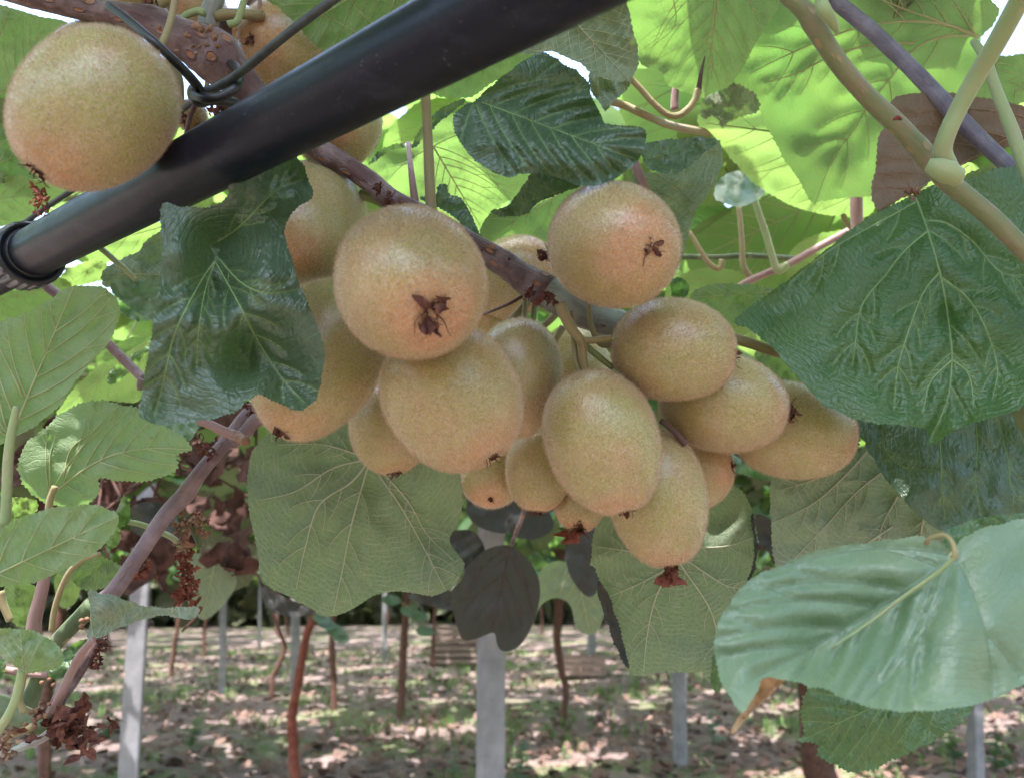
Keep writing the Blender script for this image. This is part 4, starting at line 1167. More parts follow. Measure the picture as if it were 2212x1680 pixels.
leaf(ul, 4, [(665, 165), (720, 140), (830, 140), (950, 172), (990, 200), (980, 330), (920, 382), (820, 335), (720, 262), (672, 205)], .40, (990, 180), (670, 170), 't', 'leaf_pale', ty=-.3, veins=4, step=7)
leaf(ul, 4, [(720, 320), (800, 300), (900, 350), (925, 380), (860, 390), (780, 375)], .48, (920, 340), (720, 320), 't', 'leaf_pale', ty=-.3, step=7)
stem('petiole', ul, 4, [(600, -50), (680, 20), (760, 90), (820, 150)], .40, 36, M['pale_stem'], 32)
stem('twig', ul, 4, [(220, 120), (290, 190), (360, 250), (500, 400), (640, 520), (760, 640), (860, 740)], .47, 60, M['bark_purple'], 56, seg=12)
stem('twig', ul, 4, [(855, 740), (840, 770), (838, 805)], .465, 50, M['bark_purple'], 30, seg=10)
leaf(ul, 4, [(340, 950), (420, 830), (520, 720), (620, 650), (760, 580), (905, 512), (880, 700), (845, 860), (720, 870), (620, 870), (480, 890)], .55, (900, 500), (350, 940), 'u', 'leaf_glow', ty=.9, veins=5)
leaf(ul, 4, [(645, 745), (665, 690), (720, 640), (800, 590), (895, 545), (870, 590), (790, 680), (720, 745), (675, 768), (650, 765)], .50, (895, 550), (650, 760), 't', 'leaf', step=6, veins=3)
leaf(ul, 4, [(940, 1000), (1060, 998), (1195, 992), (1180, 1050), (1130, 1110), (1060, 1075), (990, 1040)], .44, (1190, 995), (1120, 1105), 't', 'leaf_pale', ty=-.3, step=8)
leaf(ul, 4, [(620, 600), (700, 530), (800, 490), (910, 505), (820, 560), (700, 640), (560, 720)], .58, (910, 500), (580, 700), 'u', 'leaf', ty=.8)

# ------------------------------------------------------------------ lower left cane and leaves
ll = thing('purple_cane', 'smooth purple brown cane rising from the lower left corner', 'vine cane', P(110, 1560, .40))
stem('bark', ll, 4, [(1580, 880, .43), (1500, 940, .42), (1350, 1120, .41), (1200, 1300, .40), (1110, 1430, .40), (1000, 1545, .395), (880, 1720, .39), (780, 1870, .385), (690, 2000, .38), (600, 2080, .38)], .4, [90, 90, 84, 92, 110, 96, 92, 92, 100, 100], M['bark_purple'], rough=.03, seg=20, n=7)
stem('green_bark', ll, 7, [(560, 640, .38), (480, 720, .38), (400, 800, .38), (330, 880, .38), (260, 1000, .38), (215, 1120, .38), (160, 1260, .38)], .38, [110, 100, 96, 92, 90, 90, 110], M['green_bark'], rough=.04, seg=18)
stem('twig', ll, 7, [(600, 840, .375), (540, 930, .37), (440, 1080, .365), (370, 1180, .36), (320, 1290, .36)], .37, [60, 80, 86, 84, 90], M['bark'], rough=.12, seg=16)
stem('petiole', ll, 7, [(560, 845, .34), (490, 930, .345), (430, 1040, .35), (370, 1170, .35), (310, 1290, .355)], .35, [34, 50, 50, 52, 60], M['pink_stem'], seg=14)
stem('green_bark', ll, 7, [(-80, 1240), (20, 1270), (120, 1320), (230, 1360), (320, 1340)], .365, [150, 150, 140, 130, 90], M['green_bark'], rough=.06, seg=18)
stem('twig', ll, 7, [(310, 1400), (240, 1450), (140, 1490), (50, 1530)], .355, 56, M['bark_grey'], 42, seg=12)
stem('twig', ll, 7, [(200, 1370), (120, 1400), (40, 1440)], .36, 46, M['tan_stem'], 40, seg=12)
stem('petiole', ll, 7, [(130, 1035), (115, 1120), (80, 1240), (20, 1350), (-40, 1440)], .33, 44, M['pale_stem'], 54, seg=12)
stem('petiole', ll, 7, [(150, 1050), (130, 1130), (115, 1210), (150, 1290)], .34, 34, M['tan_stem'], 40, seg=12)
stem('petiole', ll, 4, [(100, 900, .335), (72, 1040, .335), (50, 1200, .335), (42, 1400, .335), (30, 1620, .335)], .335, [36, 50, 56, 58, 58], M['pale_stem'], seg=16)
stem('petiole', ll, 4, [(330, 1380), (300, 1460), (290, 1540), (280, 1620)], .372, 36, M['tan_stem'], 44, seg=12)
stem('shoot', ll, 7, [(270, 470), (240, 600), (205, 740), (200, 850)], .39, 66, M['pink_stem'], 88, seg=14)
stem('petiole', ll, 7, [(600, 335), (500, 370), (420, 440), (360, 560), (325, 680), (310, 800)], .37, 30, M['tan_stem'], 36, seg=12)
stem('petiole', ll, 7, [(760, 140), (850, 160), (940, 195), (1030, 235), (1075, 280), (1090, 320)], .42, 32, M['pale_stem'], 36, seg=12)
stem('petiole', ll, 7, [(0, 560), (20, 640), (60, 740)], .37, 46, M['tan_stem'], 40, seg=12)
stem('petiole', ll, 7, [(30, 1030), (160, 1050), (300, 1060)], .375, 44, M['pink_stem'], 44, seg=12)
stem('twig', ll, 4, [(1190, 985), (1260, 1010), (1330, 1045), (1440, 1085)], .385, 50, M['pink_stem'], 62, seg=14)
stem('cut_stub', ll, 4, [(1430, 1085, .385), (1455, 1100, .378), (1475, 1112, .372)], .38, [66, 62, 54], M['scale'], seg=14)
stem('twig', ll, 4, [(1400, 1120), (1470, 1060), (1530, 990), (1600, 960)], .40, 70, M['bark_purple'], 90, rough=.1, seg=14)
for (k, cx, cy, dd_, n_b, sz) in [(7, 205, 1310, .345, 7, 34), (7, 180, 1345, .345, 4, 30), (7, 270, 1260, .35, 3, 26), (7, 50, 1360, .34, 3, 34), (7, 300, 1090, .37, 4, 26), (7, 480, 760, .37, 3, 34)]:
    for t in range(n_b):
        q = P(*C(k, [(cx + rs_.normal() * 28, cy + rs_.normal() * 26)])[0], dd_ + rs_.normal() * .002)
        R_ = sz * .36 * .5 * dd_ / FPX
        b = MB(); dv = rs_.normal(size=3); dv /= np.linalg.norm(dv)
        b.tube(np.array([q + dv * R_ * s for s in (-1, -.6, 0, .6, 1)]), np.array([.2, .8, 1, .8, .2]) * R_, 8, .2, t)
        b.build('bud', M['scale'], ll)
leaf(ll, 4, [(-150, 470), (0, 400), (100, 362), (200, 322), (320, 248), (400, 200), (480, 180), (600, 190), (680, 235), (716, 300), (702, 400), (650, 520), (580, 600), (450, 752), (350, 900), (200, 1022), (90, 1080), (30, 1115), (-60, 1150), (-150, 1120)],
     .335, (62, 1090), (440, 190), 'u', 'leaf_fresh', ty=.25, tx=.15, veins=5, vw=1.4, ctrl=[(300, 600, .008), (600, 300, .008)], extra=[[(130, 840), (90, 740), (30, 620), (0, 560)], [(60, 1090), (-20, 980), (-100, 940)]], label='broad pale green leaf at the left edge')
leaf(ll, 4, [(380, 940), (480, 890), (560, 871), (640, 875), (760, 900), (850, 930), (950, 1005), (1060, 1060), (1130, 1120), (1152, 1162), (1060, 1182), (1066, 1250), (1040, 1290), (950, 1330), (850, 1346), (720, 1345), (600, 1328), (590, 1400), (560, 1460),
             (500, 1490), (400, 1502), (290, 1480), (210, 1440), (150, 1370), (115, 1300), (120, 1220), (160, 1120), (230, 1070), (290, 1020), (340, 960)], .375, (300, 1440), (1140, 1160), 'u', 'leaf_fresh', ty=.3, veins=5, bend=-.13, teeth=4, step=7, vw=1.2,
     ctrl=[(650, 1330, -.01, 90), (400, 1100, .006)], extra=[[(300, 1430), (300, 1320), (300, 1200), (330, 1080)], [(380, 1320), (430, 1150), (560, 1050), (640, 960)]], label='leaf with wavy yellow rim and a sun fleck')
leaf(ll, 7, [(-120, 210), (0, 178), (100, 130), (250, 76), (400, 52), (560, 46), (650, 68), (710, 108), (695, 180), (650, 250), (560, 330), (400, 420), (250, 490), (150, 512), (0, 530), (-120, 545)], .32, (-110, 500), (705, 110), 'u', 'leaf_fresh', ty=.3, veins=4, vw=1.2, label='long pale green leaf reaching in from the left edge')
leaf(ll, 7, [(-40, 800), (80, 785), (200, 800), (300, 850), (360, 905), (381, 955), (360, 1003), (290, 1035), (200, 1046), (140, 1040), (60, 985), (-40, 900)], .325, (140, 1040), (120, 780), 'u', 'leaf_fresh', ty=.1, veins=4, step=7, vmat='vein_p')
leaf(ll, 7, [(538, 552), (600, 570), (700, 592), (800, 632), (900, 655), (1000, 660), (1100, 655), (1190, 655), (1188, 690), (1165, 720), (1120, 728), (1000, 702), (900, 716), (780, 752), (660, 802), (600, 838), (545, 850), (528, 835), (545, 700), (534, 600)],
     .35, (560, 840), (1185, 690), 'u', 'leaf_net', ty=-.3, tx=.2, veins=4, step=6, ctrl=[(620, 650, -.01, 60), (900, 690, .008, 90)], label='small leaf folded to a point')
leaf(ll, 7, [(290, 1050), (350, 960), (400, 900), (480, 860), (530, 850), (545, 895), (470, 960), (410, 1045), (350, 1088), (305, 1075)], .37, (540, 860), (300, 1070), 't', 'leaf', step=7, veins=4)
leaf(ll, 7, [(365, 445), (480, 370), (600, 350), (700, 400), (735, 440), (690, 480), (640, 530), (560, 552), (480, 532), (430, 492)], .40, (640, 350), (500, 545), 'u', 'leaf', ty=.4, step=7, veins=4, teeth=4)
leaf(ll, 7, [(30, 520), (120, 500), (220, 530), (232, 570), (205, 650), (165, 770), (60, 730), (35, 620)], .40, (170, 780), (100, 510), 'u', 'leaf_glow', ty=.6, step=8)
leaf(ll, 4, [(60, 1460), (130, 1450), (215, 1465), (220, 1520), (160, 1570), (60, 1600)], .37, (60, 1560), (215, 1480), 'u', 'leaf_glow', ty=.5, step=7)
leaf(ll, 7, [(640, 240), (700, 180), (722, 200), (715, 260), (690, 296), (650, 285)], .385, (700, 180), (680, 295), 'u', 'leaf_glow', ty=.6, step=6, veins=3)
leaf(ll, 7, [(700, 80), (740, -10), (770, 20), (780, 90), (775, 150), (720, 170), (690, 140)], .41, (775, 140), (740, -10), 't', 'leaf', step=7, veins=3)
leaf(ll, 7, [(-60, 960), (20, 970), (35, 1010), (0, 1080), (-60, 1100)], .37, (-60, 1040), (35, 1000), 't', 'leaf', step=7, veins=3)
# dried clump at the cane end
b = MB(); q0 = P(*C(7, [(400, 1370)])[0], .35)
for t in range(46):
    V = []; q = q0 + rs_.normal(size=3) * np.array([.0065, .006, .005]); dv = rs_.normal(size=3); dv /= np.linalg.norm(dv)
    sv = np.cross(dv, rs_.normal(size=3)); sv /= np.linalg.norm(sv)
    for s2 in range(5):
        w_ = .0026 * (.5 + rs_.rand())
        V += [q - sv * w_, q + rs_.normal(size=3) * .0012, q + sv * w_]
        dv = dv + rs_.normal(size=3) * .5; dv /= np.linalg.norm(dv); q = q + dv * .002
    b.add(np.array(V), [(r * 3 + j, r * 3 + j + 1, r * 3 + j + 4, r * 3 + j + 3) for r in range(4) for j in range(2)])
b.build('dried_flower', M['dried'], ll)


def dried_string(parent, k, pts_, d, w_, n_, mat='dried'):
    b = MB(); s_ = spline(np.array(C(k, pts_)), 12)
    for t in range(n_):
        i = rs_.randint(len(s_)); dd_ = d + rs_.normal() * .003
        q = P(s_[i, 0] + rs_.normal() * w_ * .3, s_[i, 1] + rs_.normal() * w_ * .3, dd_)
        dv = rs_.normal(size=3); dv /= np.linalg.norm(dv); sv = np.cross(dv, rs_.normal(size=3)); sv /= np.linalg.norm(sv)
        V = []; u_ = w_ * d / FPX * .22
        for s2 in range(4):
            ww = u_ * (.4 + .7 * rs_.rand())
            V += [q - sv * ww, q + rs_.normal(size=3) * u_ * .4, q + sv * ww]
            dv = dv + rs_.normal(size=3) * .5; dv /= np.linalg.norm(dv); q = q + dv * u_ * .8
        b.add(np.array(V), [(r * 3 + j, r * 3 + j + 1, r * 3 + j + 4, r * 3 + j + 3) for r in range(3) for j in range(2)])
    return b.build('dried_flower', M[mat], parent)


dried_string(ll, 7, [(1120, 350), (1125, 400), (1120, 440)], .42, 34, 40, 'dried_red')
dried_string(ll, 7, [(1125, 480), (1135, 520)], .42, 30, 30, 'dried_red')
dried_string(ll, 7, [(1110, 560), (1115, 610)], .42, 34, 36, 'dried_red')
dried_string(ll, 7, [(1090, 110), (1100, 180), (1120, 250), (1110, 310)], .41, 26, 40, 'scale')
dried_string(ll, 7, [(1180, 100), (1210, 180), (1240, 260)], .41, 26, 40, 'scale')
dried_string(ll, 7, [(860, 350), (860, 430), (840, 480)], .41, 34, 40, 'dried_red')
dried_string(ll, 7, [(640, 860), (600, 920), (570, 980), (520, 1010)], .37, 26, 50, 'dried')
dried_string(ll, 7, [(20, 1420), (30, 1500), (60, 1560)], .34, 28, 36, 'scale')
dried_string(ll, 4, [(1220, 1130), (1240, 1160), (1220, 1190)], .39, 26, 30, 'dried')
dried_string(ll, 4, [(1480, 900), (1520, 920), (1540, 940)], .40, 26, 30, 'dried')
dried_string(ll, 1, [(240, 1150), (250, 1210), (240, 1260)], .30, 30, 30, 'dried_red')
stem('stalk', ll, 7, [(1130, 100), (1160, 180), (1190, 250), (1205, 300)], .42, 60, M['green_bark'], 34, seg=10)

# ------------------------------------------------------------------ broad leaves hanging under the cluster
hang = thing('hanging_leaves_shoot', 'slender shoot hidden behind the cluster, broad grey green leaf backs hanging below', 'vine shoot', P(800, 980, .45))
stem('petiole', hang, 0, [(905, 880), (860, 940), (800, 1000)], .45, 16, M['pale_stem'], 13)
leaf(hang, 0, [(537, 1010), (545, 975), (575, 942), (620, 915), (700, 880), (800, 870), (900, 900), (985, 1010), (998, 1080), (990, 1130), (970, 1160), (984, 1192), (1001, 1215), (998, 1237), (975, 1266), (945, 1284), (900, 1281), (850, 1275), (800, 1289), (760, 1315),
              (720, 1329), (690, 1325), (650, 1300), (600, 1276), (570, 1257), (560, 1220), (555, 1180), (540, 1110), (535, 1050)], .44, (800, 990), (870, 1290), 'u', 'leaf_under', auto=False, ty=.12, tx=.05, veins=4, vw=.95, vmat='vein_p', step=7, teeth=2,
     ctrl=[(950, 1150, .012, 60), (600, 1200, -.006), (975, 1230, -.008, 50)],
     extra=[[(800, 990), (760, 1040), (690, 1090), (660, 1180), (640, 1270)], [(800, 990), (720, 1010), (640, 1060), (560, 1080)], [(800, 990), (760, 1130), (740, 1230), (720, 1320)], [(800, 990), (880, 1080), (920, 1150), (980, 1210)], [(800, 990), (700, 960), (600, 960)], [(808, 1010), (870, 1100), (930, 1210), (960, 1270)]],
     label='broad grey green leaf back under the cluster')
leaf(hang, 0, [(1290, 1130), (1282, 1170), (1277, 1215), (1290, 1232), (1305, 1290), (1335, 1380), (1355, 1440), (1375, 1459), (1420, 1450), (1480, 1450), (1500, 1452), (1512, 1446), (1540, 1480), (1555, 1493), (1558, 1460), (1551, 1390), (1580, 1300), (1620, 1250), (1636, 1200),
              (1630, 1120), (1610, 1070), (1580, 1048), (1540, 1020), (1450, 1000), (1350, 1060)], .455, (1462, 1215), (1520, 1470), 'u', 'leaf_under', auto=False, ty=.15, veins=4, vw=.9, vmat='vein_p', step=7, teeth=3,
     extra=[[(1462, 1215), (1420, 1280), (1400, 1360), (1390, 1450)], [(1462, 1215), (1380, 1260), (1310, 1290)], [(1470, 1200), (1560, 1260), (1600, 1270)], [(1470, 1180), (1560, 1180), (1630, 1160)], [(1462, 1215), (1360, 1190), (1290, 1180)], [(1468, 1215), (1540, 1330), (1550, 1450)]],
     label='angular grey green leaf back behind the lowest fruit')
leaf(hang, 8, [(1550, 500), (1600, 560), (1650, 700), (1690, 830), (1712, 930), (1740, 1020), (1700, 980), (1640, 850), (1590, 700), (1550, 580)], .448, (1550, 500), (1730, 1010), 't', 'leaf_shade', step=6, veins=2)
leaf(hang, 9, [(530, 90), (548, 200), (562, 300), (545, 420), (500, 520), (490, 520), (530, 420), (545, 300), (528, 150)], .448, (535, 95), (495, 520), 't', 'leaf_shade', step=6, veins=2)
leaf(hang, 9, [(330, 850), (345, 1000), (350, 1100), (325, 1165), (280, 1110), (290, 1000), (310, 900)], .445, (330, 850), (320, 1160), 't', 'leaf', step=7, veins=2)

# ------------------------------------------------------------------ front right leaf
fr = thing('near_leaf_shoot', 'pale blue green broad leaf nearest the viewer at lower right, brown curled tip', 'vine shoot', P(2060, 1190, .25))
leaf(fr, 9, [(308, 830), (330, 750), (380, 660), (450, 560), (560, 462), (700, 410), (800, 360), (1000, 302), (1250, 267), (1500, 236), (1580, 240), (1650, 268), (1700, 330), (1738, 372), (1762, 290), (1800, 240), (1900, 190), (2050, 150), (2160, 130), (2330, 120), (2400, 500), (2330, 1000),
             (2160, 1112), (2000, 1190), (1850, 1240), (1600, 1272), (1400, 1276), (1200, 1242), (1050, 1182), (950, 1135), (880, 1130), (830, 1112), (740, 1092), (640, 1072), (585, 1090), (560, 1150), (520, 1222), (470, 1286), (430, 1240), (350, 1110), (320, 1000), (304, 900)],
     .245, (1745, 350), (560, 1075), 't', 'leaf_pale', ty=-.55, tx=.1, step=8, veins=5, teeth=3, vmat='vein_s', vw=.6, und=.005, bulge=.002, bend=-.02,
     ctrl=[(1300, 700, .014, 160), (950, 900, .010, 150), (600, 700, -.004), (1700, 900, -.006)], label='blue green leaf, slightly out of focus')
stem('petiole', fr, 9, [(1740, 360, .232), (1745, 320, .232), (1725, 260, .234), (1690, 226, .236), (1640, 226, .238), (1590, 245, .24), (1575, 270, .242)], .24, [40, 34, 28, 26, 24, 22, 34], M['tan_stem'], seg=12)
stem('midrib', fr, 9, [(1745, 350, .2415), (1650, 440, .2435), (1400, 620, .2475), (1200, 770, .247), (1000, 900, .245)], .24, [30, 24, 18, 13, 8], M['pale_stem'], seg=12)
leaf(fr, 9, [(560, 1150), (590, 1082), (650, 1062), (740, 1088), (700, 1112), (620, 1200), (520, 1292), (430, 1402), (403, 1395), (450, 1310), (520, 1222)], .24, (700, 1085), (405, 1400), 't', 'leaf_dry', step=6, veins=0, teeth=0, vmat='vein_b', label='dry brown curled leaf tip')
leaf(fr, 9, [(900, 1090), (865, 1150), (838, 1200), (828, 1300), (842, 1400), (818, 1460), (880, 1455), (915, 1480), (935, 1540), (1000, 1582), (1100, 1630), (1200, 1638), (1300, 1600), (1450, 1532), (1560, 1482), (1700, 1400), (1850, 1262), (1700, 1180), (1200, 1100)],
     .335, (1700, 1050), (830, 1450), 't', 'leaf_right', ty=-.1, teeth=5, veins=6, step=7, label='dark green toothed leaf below the pale one', vmat='vein_t')

# ------------------------------------------------------------------ shaded leaves in the middle distance
bk = thing('shaded_shoot', 'dark shaded leaves hanging in front of the concrete post', 'vine shoot', P(1130, 1130, .9))
stem('petiole', bk, 8, [(1110, -10), (1100, 90), (1060, 200), (1020, 300), (950, 430)], .8, 30, M['bark'], 20)
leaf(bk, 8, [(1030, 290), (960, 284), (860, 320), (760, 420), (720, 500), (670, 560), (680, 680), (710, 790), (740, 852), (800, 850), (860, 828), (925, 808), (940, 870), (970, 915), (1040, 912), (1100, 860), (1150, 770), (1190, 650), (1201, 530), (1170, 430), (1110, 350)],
     .80, (1020, 295), (900, 850), 't', 'leaf_shade', ty=.2, veins=4, teeth=0, label='heart shaped leaf painted nearly black for shade')
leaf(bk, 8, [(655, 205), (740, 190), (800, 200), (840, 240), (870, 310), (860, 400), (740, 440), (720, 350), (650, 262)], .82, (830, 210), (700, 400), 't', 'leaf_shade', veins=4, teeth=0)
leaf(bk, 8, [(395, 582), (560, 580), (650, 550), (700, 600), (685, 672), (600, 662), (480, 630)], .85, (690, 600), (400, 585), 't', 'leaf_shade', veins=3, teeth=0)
leaf(bk, 8, [(1190, 470), (1260, 390), (1340, 380), (1420, 430), (1500, 450), (1560, 540), (1592, 650), (1560, 770), (1505, 822), (1420, 780), (1380, 640), (1290, 600), (1210, 640), (1170, 720), (1150, 780)], .95, (1400, 350), (1500, 815), 'u', 'leaf_under', ty=.2, veins=4, teeth=0)
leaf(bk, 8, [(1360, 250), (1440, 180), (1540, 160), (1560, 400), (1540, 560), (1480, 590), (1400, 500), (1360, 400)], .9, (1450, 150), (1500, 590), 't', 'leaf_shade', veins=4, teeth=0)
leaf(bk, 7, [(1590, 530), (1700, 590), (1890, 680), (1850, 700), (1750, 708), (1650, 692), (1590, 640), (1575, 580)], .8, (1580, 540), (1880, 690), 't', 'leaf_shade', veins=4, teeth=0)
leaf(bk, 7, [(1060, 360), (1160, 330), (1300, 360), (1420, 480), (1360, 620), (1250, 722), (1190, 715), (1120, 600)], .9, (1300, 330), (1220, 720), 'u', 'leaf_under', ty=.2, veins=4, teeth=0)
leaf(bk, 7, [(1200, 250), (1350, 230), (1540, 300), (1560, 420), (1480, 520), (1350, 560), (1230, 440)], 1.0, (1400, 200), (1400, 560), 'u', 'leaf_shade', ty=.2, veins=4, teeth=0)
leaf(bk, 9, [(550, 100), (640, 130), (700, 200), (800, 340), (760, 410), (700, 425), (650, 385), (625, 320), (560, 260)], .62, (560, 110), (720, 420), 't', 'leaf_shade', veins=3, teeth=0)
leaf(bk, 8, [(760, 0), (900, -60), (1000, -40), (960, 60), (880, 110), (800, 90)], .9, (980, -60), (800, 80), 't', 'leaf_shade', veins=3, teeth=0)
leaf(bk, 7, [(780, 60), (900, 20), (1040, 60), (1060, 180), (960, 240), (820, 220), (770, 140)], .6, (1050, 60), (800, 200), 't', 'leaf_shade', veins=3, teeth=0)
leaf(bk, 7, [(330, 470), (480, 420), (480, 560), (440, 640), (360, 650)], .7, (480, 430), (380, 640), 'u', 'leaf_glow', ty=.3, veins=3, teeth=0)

leaf(bk, 0, [(1010, 1085), (1060, 1060), (1110, 1075), (1125, 1115), (1095, 1150), (1045, 1142), (1015, 1120)], .95, (1120, 1065), (1015, 1130), 't', 'leaf_shade', veins=3, teeth=0)  # this and the next dark leaf are added to darken the post top
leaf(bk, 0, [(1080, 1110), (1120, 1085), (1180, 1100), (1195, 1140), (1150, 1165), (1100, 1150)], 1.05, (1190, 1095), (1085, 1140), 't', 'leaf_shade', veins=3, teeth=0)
# dead brown leaves and litter caught behind the lower left cane
dead = thing('dead_leaf_tangle', 'dark tangle of dead brown leaves and twigs behind the purple cane', 'dead leaves', P(430, 1080, 1.0))
rs2 = np.random.RandomState(21)
b = MB(); b2 = MB()
tp = [template_leaf(5, .5 + .3 * k, k) for k in range(4)]
for t in range(140):
    cx = rs2.uniform(20, 560); cy = rs2.uniform(905, 1215)
    if cy > 1100 and cx < 200 and rs2.rand() < .6: continue
    V, F, UV = tp[t % 4]
    V = V.copy(); V[:, 2] += .18 * np.sin(V[:, 0] * 9 + t) * np.cos(V[:, 1] * 8)
    Vw = V @ rotm(rs2.rand() * 6.28, rs2.rand() * 6.28, rs2.rand() * 6.28).T * rs2.uniform(.02, .05) + P(cx, cy, rs2.uniform(.85, 1.25))
    (b if t % 3 else b2).add(Vw, F, UV * .06)
for t in range(26):
    q = P(rs2.uniform(150, 560), rs2.uniform(940, 1210), rs2.uniform(.8, 1.1))
    dv = rs2.normal(size=3) * .03
    b2.tube(spline([q, q + dv + rs2.normal(size=3) * .01, q + dv * 2 + rs2.normal(size=3) * .015], 5), .0016, 6)
o = b.build('dead_leaves', M['leaf_dead'] if 'leaf_dead' in M else M['dried'], dead); o['kind'] = 'stuff'
o = b2.build('dead_twigs', M['leaf_dead'], dead); o['kind'] = 'stuff'


# ------------------------------------------------------------------ nearer canopy: countable leaves on their own canes
def canopy_shoot(label, x0, y0, x1, y1, z, n, seed, size=(.11, .17), spread=.16, tiltr=.35, mat='leaf_glow'):
    rs = np.random.RandomState(seed)
    root = thing('canopy_shoot', label, 'vine shoot', (x0, y0, z), 'shoots of the leafy roof')
    pts_ = spline([(x0, y0, z), ((x0 + x1) / 2 + rs.normal() * .04, (y0 + y1) / 2, z + .02), (x1, y1, z - .01)], 10)
    b = MB(); b.tube(pts_, np.linspace(.0045, .003, len(pts_)), 8, .06, seed); b.build('stem', M['bark_green'], root)
    res = []
    for i in range(n):
        t = (i + .5) / n
        c = pts_[int(t * (len(pts_) - 1))]
        V, F, UV = template_leaf(9, .15 + .3 * rs.rand(), rs.randint(1000))
        sz = rs.uniform(*size)
        yaw = rs.rand() * 6.28
        off = np.array([math.cos(yaw), math.sin(yaw), 0]) * rs.rand() * spread
        p0 = c + off + np.array([0, 0, .02 + rs.normal() * .035])
        Vw = V @ rotm(yaw, rs.normal() * tiltr, rs.normal() * tiltr).T * sz + p0
        o = mk('leaf', Vw, F, M[mat], root, UV * sz, True, {'vd': np.abs(UV[:, 1]) * sz})
        a = spline([c, (c + p0) / 2 + np.array([0, 0, .01]), p0], 3)
        b = MB(); b.tube(a, .0014, 5, 0)
        # midrib and side veins
        R3 = rotm(yaw, 0, 0)
        nvv = 9
        cen_ = [Vw[i2 * nvv + 4] for i2 in range(10)]
        b.tube(np.array(cen_), np.linspace(.0011, .0004, 10), 5)
        for i2 in (1, 2, 3, 5, 6):
            for sgn in (-1, 1):
                q = [Vw[(i2 + j) * nvv + 4 + sgn * j] for j in range(0, min(4, 9 - i2))]
                if len(q) > 2: b.tube(np.array(q), np.linspace(.0006, .00025, len(q)), 4)
        b.build('veins', M['vein_u'], o)
        res.append(o)
    return root


Z1 = CAM_Z
lab = ['sunlit shoot overhead crossing the gap left of centre', 'sunlit shoot overhead beyond the round upper fruit', 'sunlit shoot overhead behind the large right leaves', 'sunlit shoot overhead far behind the pipe', 'sunlit shoot deeper in, over the middle of the row', 'sunlit shoot deeper in, over the right of the row', 'sunlit shoot deeper in, over the left of the row', 'sunlit shoot above the left edge leaves']
canopy_shoot(lab[0], -.75, .80, -.05, .95, Z1 + .44, 22, 1)
canopy_shoot(lab[1], -.1, .85, .6, .80, Z1 + .46, 22, 2)
canopy_shoot(lab[2], .25, .75, 1.0, .95, Z1 + .45, 22, 3)
canopy_shoot(lab[3], -.9, 1.15, .0, 1.3, Z1 + .50, 24, 4, (.13, .19), .22)
canopy_shoot(lab[4], -.2, 1.3, .7, 1.25, Z1 + .50, 24, 5, (.13, .19), .22)
canopy_shoot(lab[5], .5, 1.5, 1.5, 1.4, Z1 + .52, 24, 6, (.13, .19), .25)
canopy_shoot(lab[6], -1.5, 1.6, -.5, 1.7, Z1 + .54, 24, 7, (.13, .19), .25)
canopy_shoot(lab[7], -1.0, .7, -.45, .6, Z1 + .42, 14, 8)
canopy_shoot('sunlit shoot hanging low behind the lower left leaves', -.9, 1.0, -.35, 1.0, Z1 + .26, 16, 9, (.09, .14), .12, .6)
canopy_shoot('shoot crossing furthest back over the row centre', -1.0, 2.0, 1.2, 1.9, Z1 + .56, 40, 12, (.14, .2), .3)
# unseen shoots added above fruit and camera to shade the cluster and nearby leaves
canopy_shoot('unseen shoot added right above the fruit cluster to shade it', -.45, .12, .50, .16, Z1 + .42, 30, 10, (.11, .16), .12, .25, 'leaf')
canopy_shoot('unseen shoot added above the viewer for shade', -.45, .03, .50, .04, Z1 + .45, 20, 11, (.10, .14), .08, .25, 'leaf')

canopy_shoot('unseen shoot added to shade the back of the fruit cluster', -.5, .235, .50, .235, Z1 + .40, 32, 13, (.10, .14), .08, .25, 'leaf')
canopy_shoot('unseen shoot added to cast shadows on the large sunlit leaf', .02, .36, .75, .42, Z1 + .62, 7, 14, (.11, .15), .14, .3, 'leaf')  # added out of view so its leaves throw partial shadows
canopy_shoot('unseen shade shoot added over the folded dark leaf', -.95, .30, -.35, .34, Z1 + .55, 14, 15, (.11, .16), .16, .3, 'leaf')

# ------------------------------------------------------------------ posts, trunks and wires
def vpost(x, y, w, label, d=None, name='concrete_post', mat='concrete', top=None, grp='concrete trellis posts', lean=0.0, square=True):
    """post or trunk whose foot is seen at x, y (or stands at depth d when the foot is below the picture)"""
    if d is None:
        gpt = ground_at(x, y)
    else:
        p = P(x, y, d); gpt = np.array([p[0], p[1], 0])
    h = (top or CAN + .02)
    dist = gpt[1]
    wid = w / 1.22 * dist / FPX
    root = thing(name, label, 'post' if square else 'vine trunk', gpt, grp)
    if square:
        b = MB(); c = wid * .5
        q = []
        b.box((gpt[0] - c, gpt[1] - c, -.2), (gpt[0] + c, gpt[1] + c, h))
        V = np.concatenate(b.v) - gpt
        a = .32; V = V @ rotm(a, 0, 0).T + gpt
        xt = (x - W / 2) / FPX * (gpt[1] * CP + (h - CAM_Z) * SP)
        V[:, 0] += (V[:, 2] / h) * (xt - gpt[0]) * .85
        o = mk('shaft', V, b.f, M[mat], root, None, False)
        bv = o.modifiers.new('bevel', 'BEVEL'); bv.width = wid * .12; bv.segments = 2
    return root, gpt, wid, h


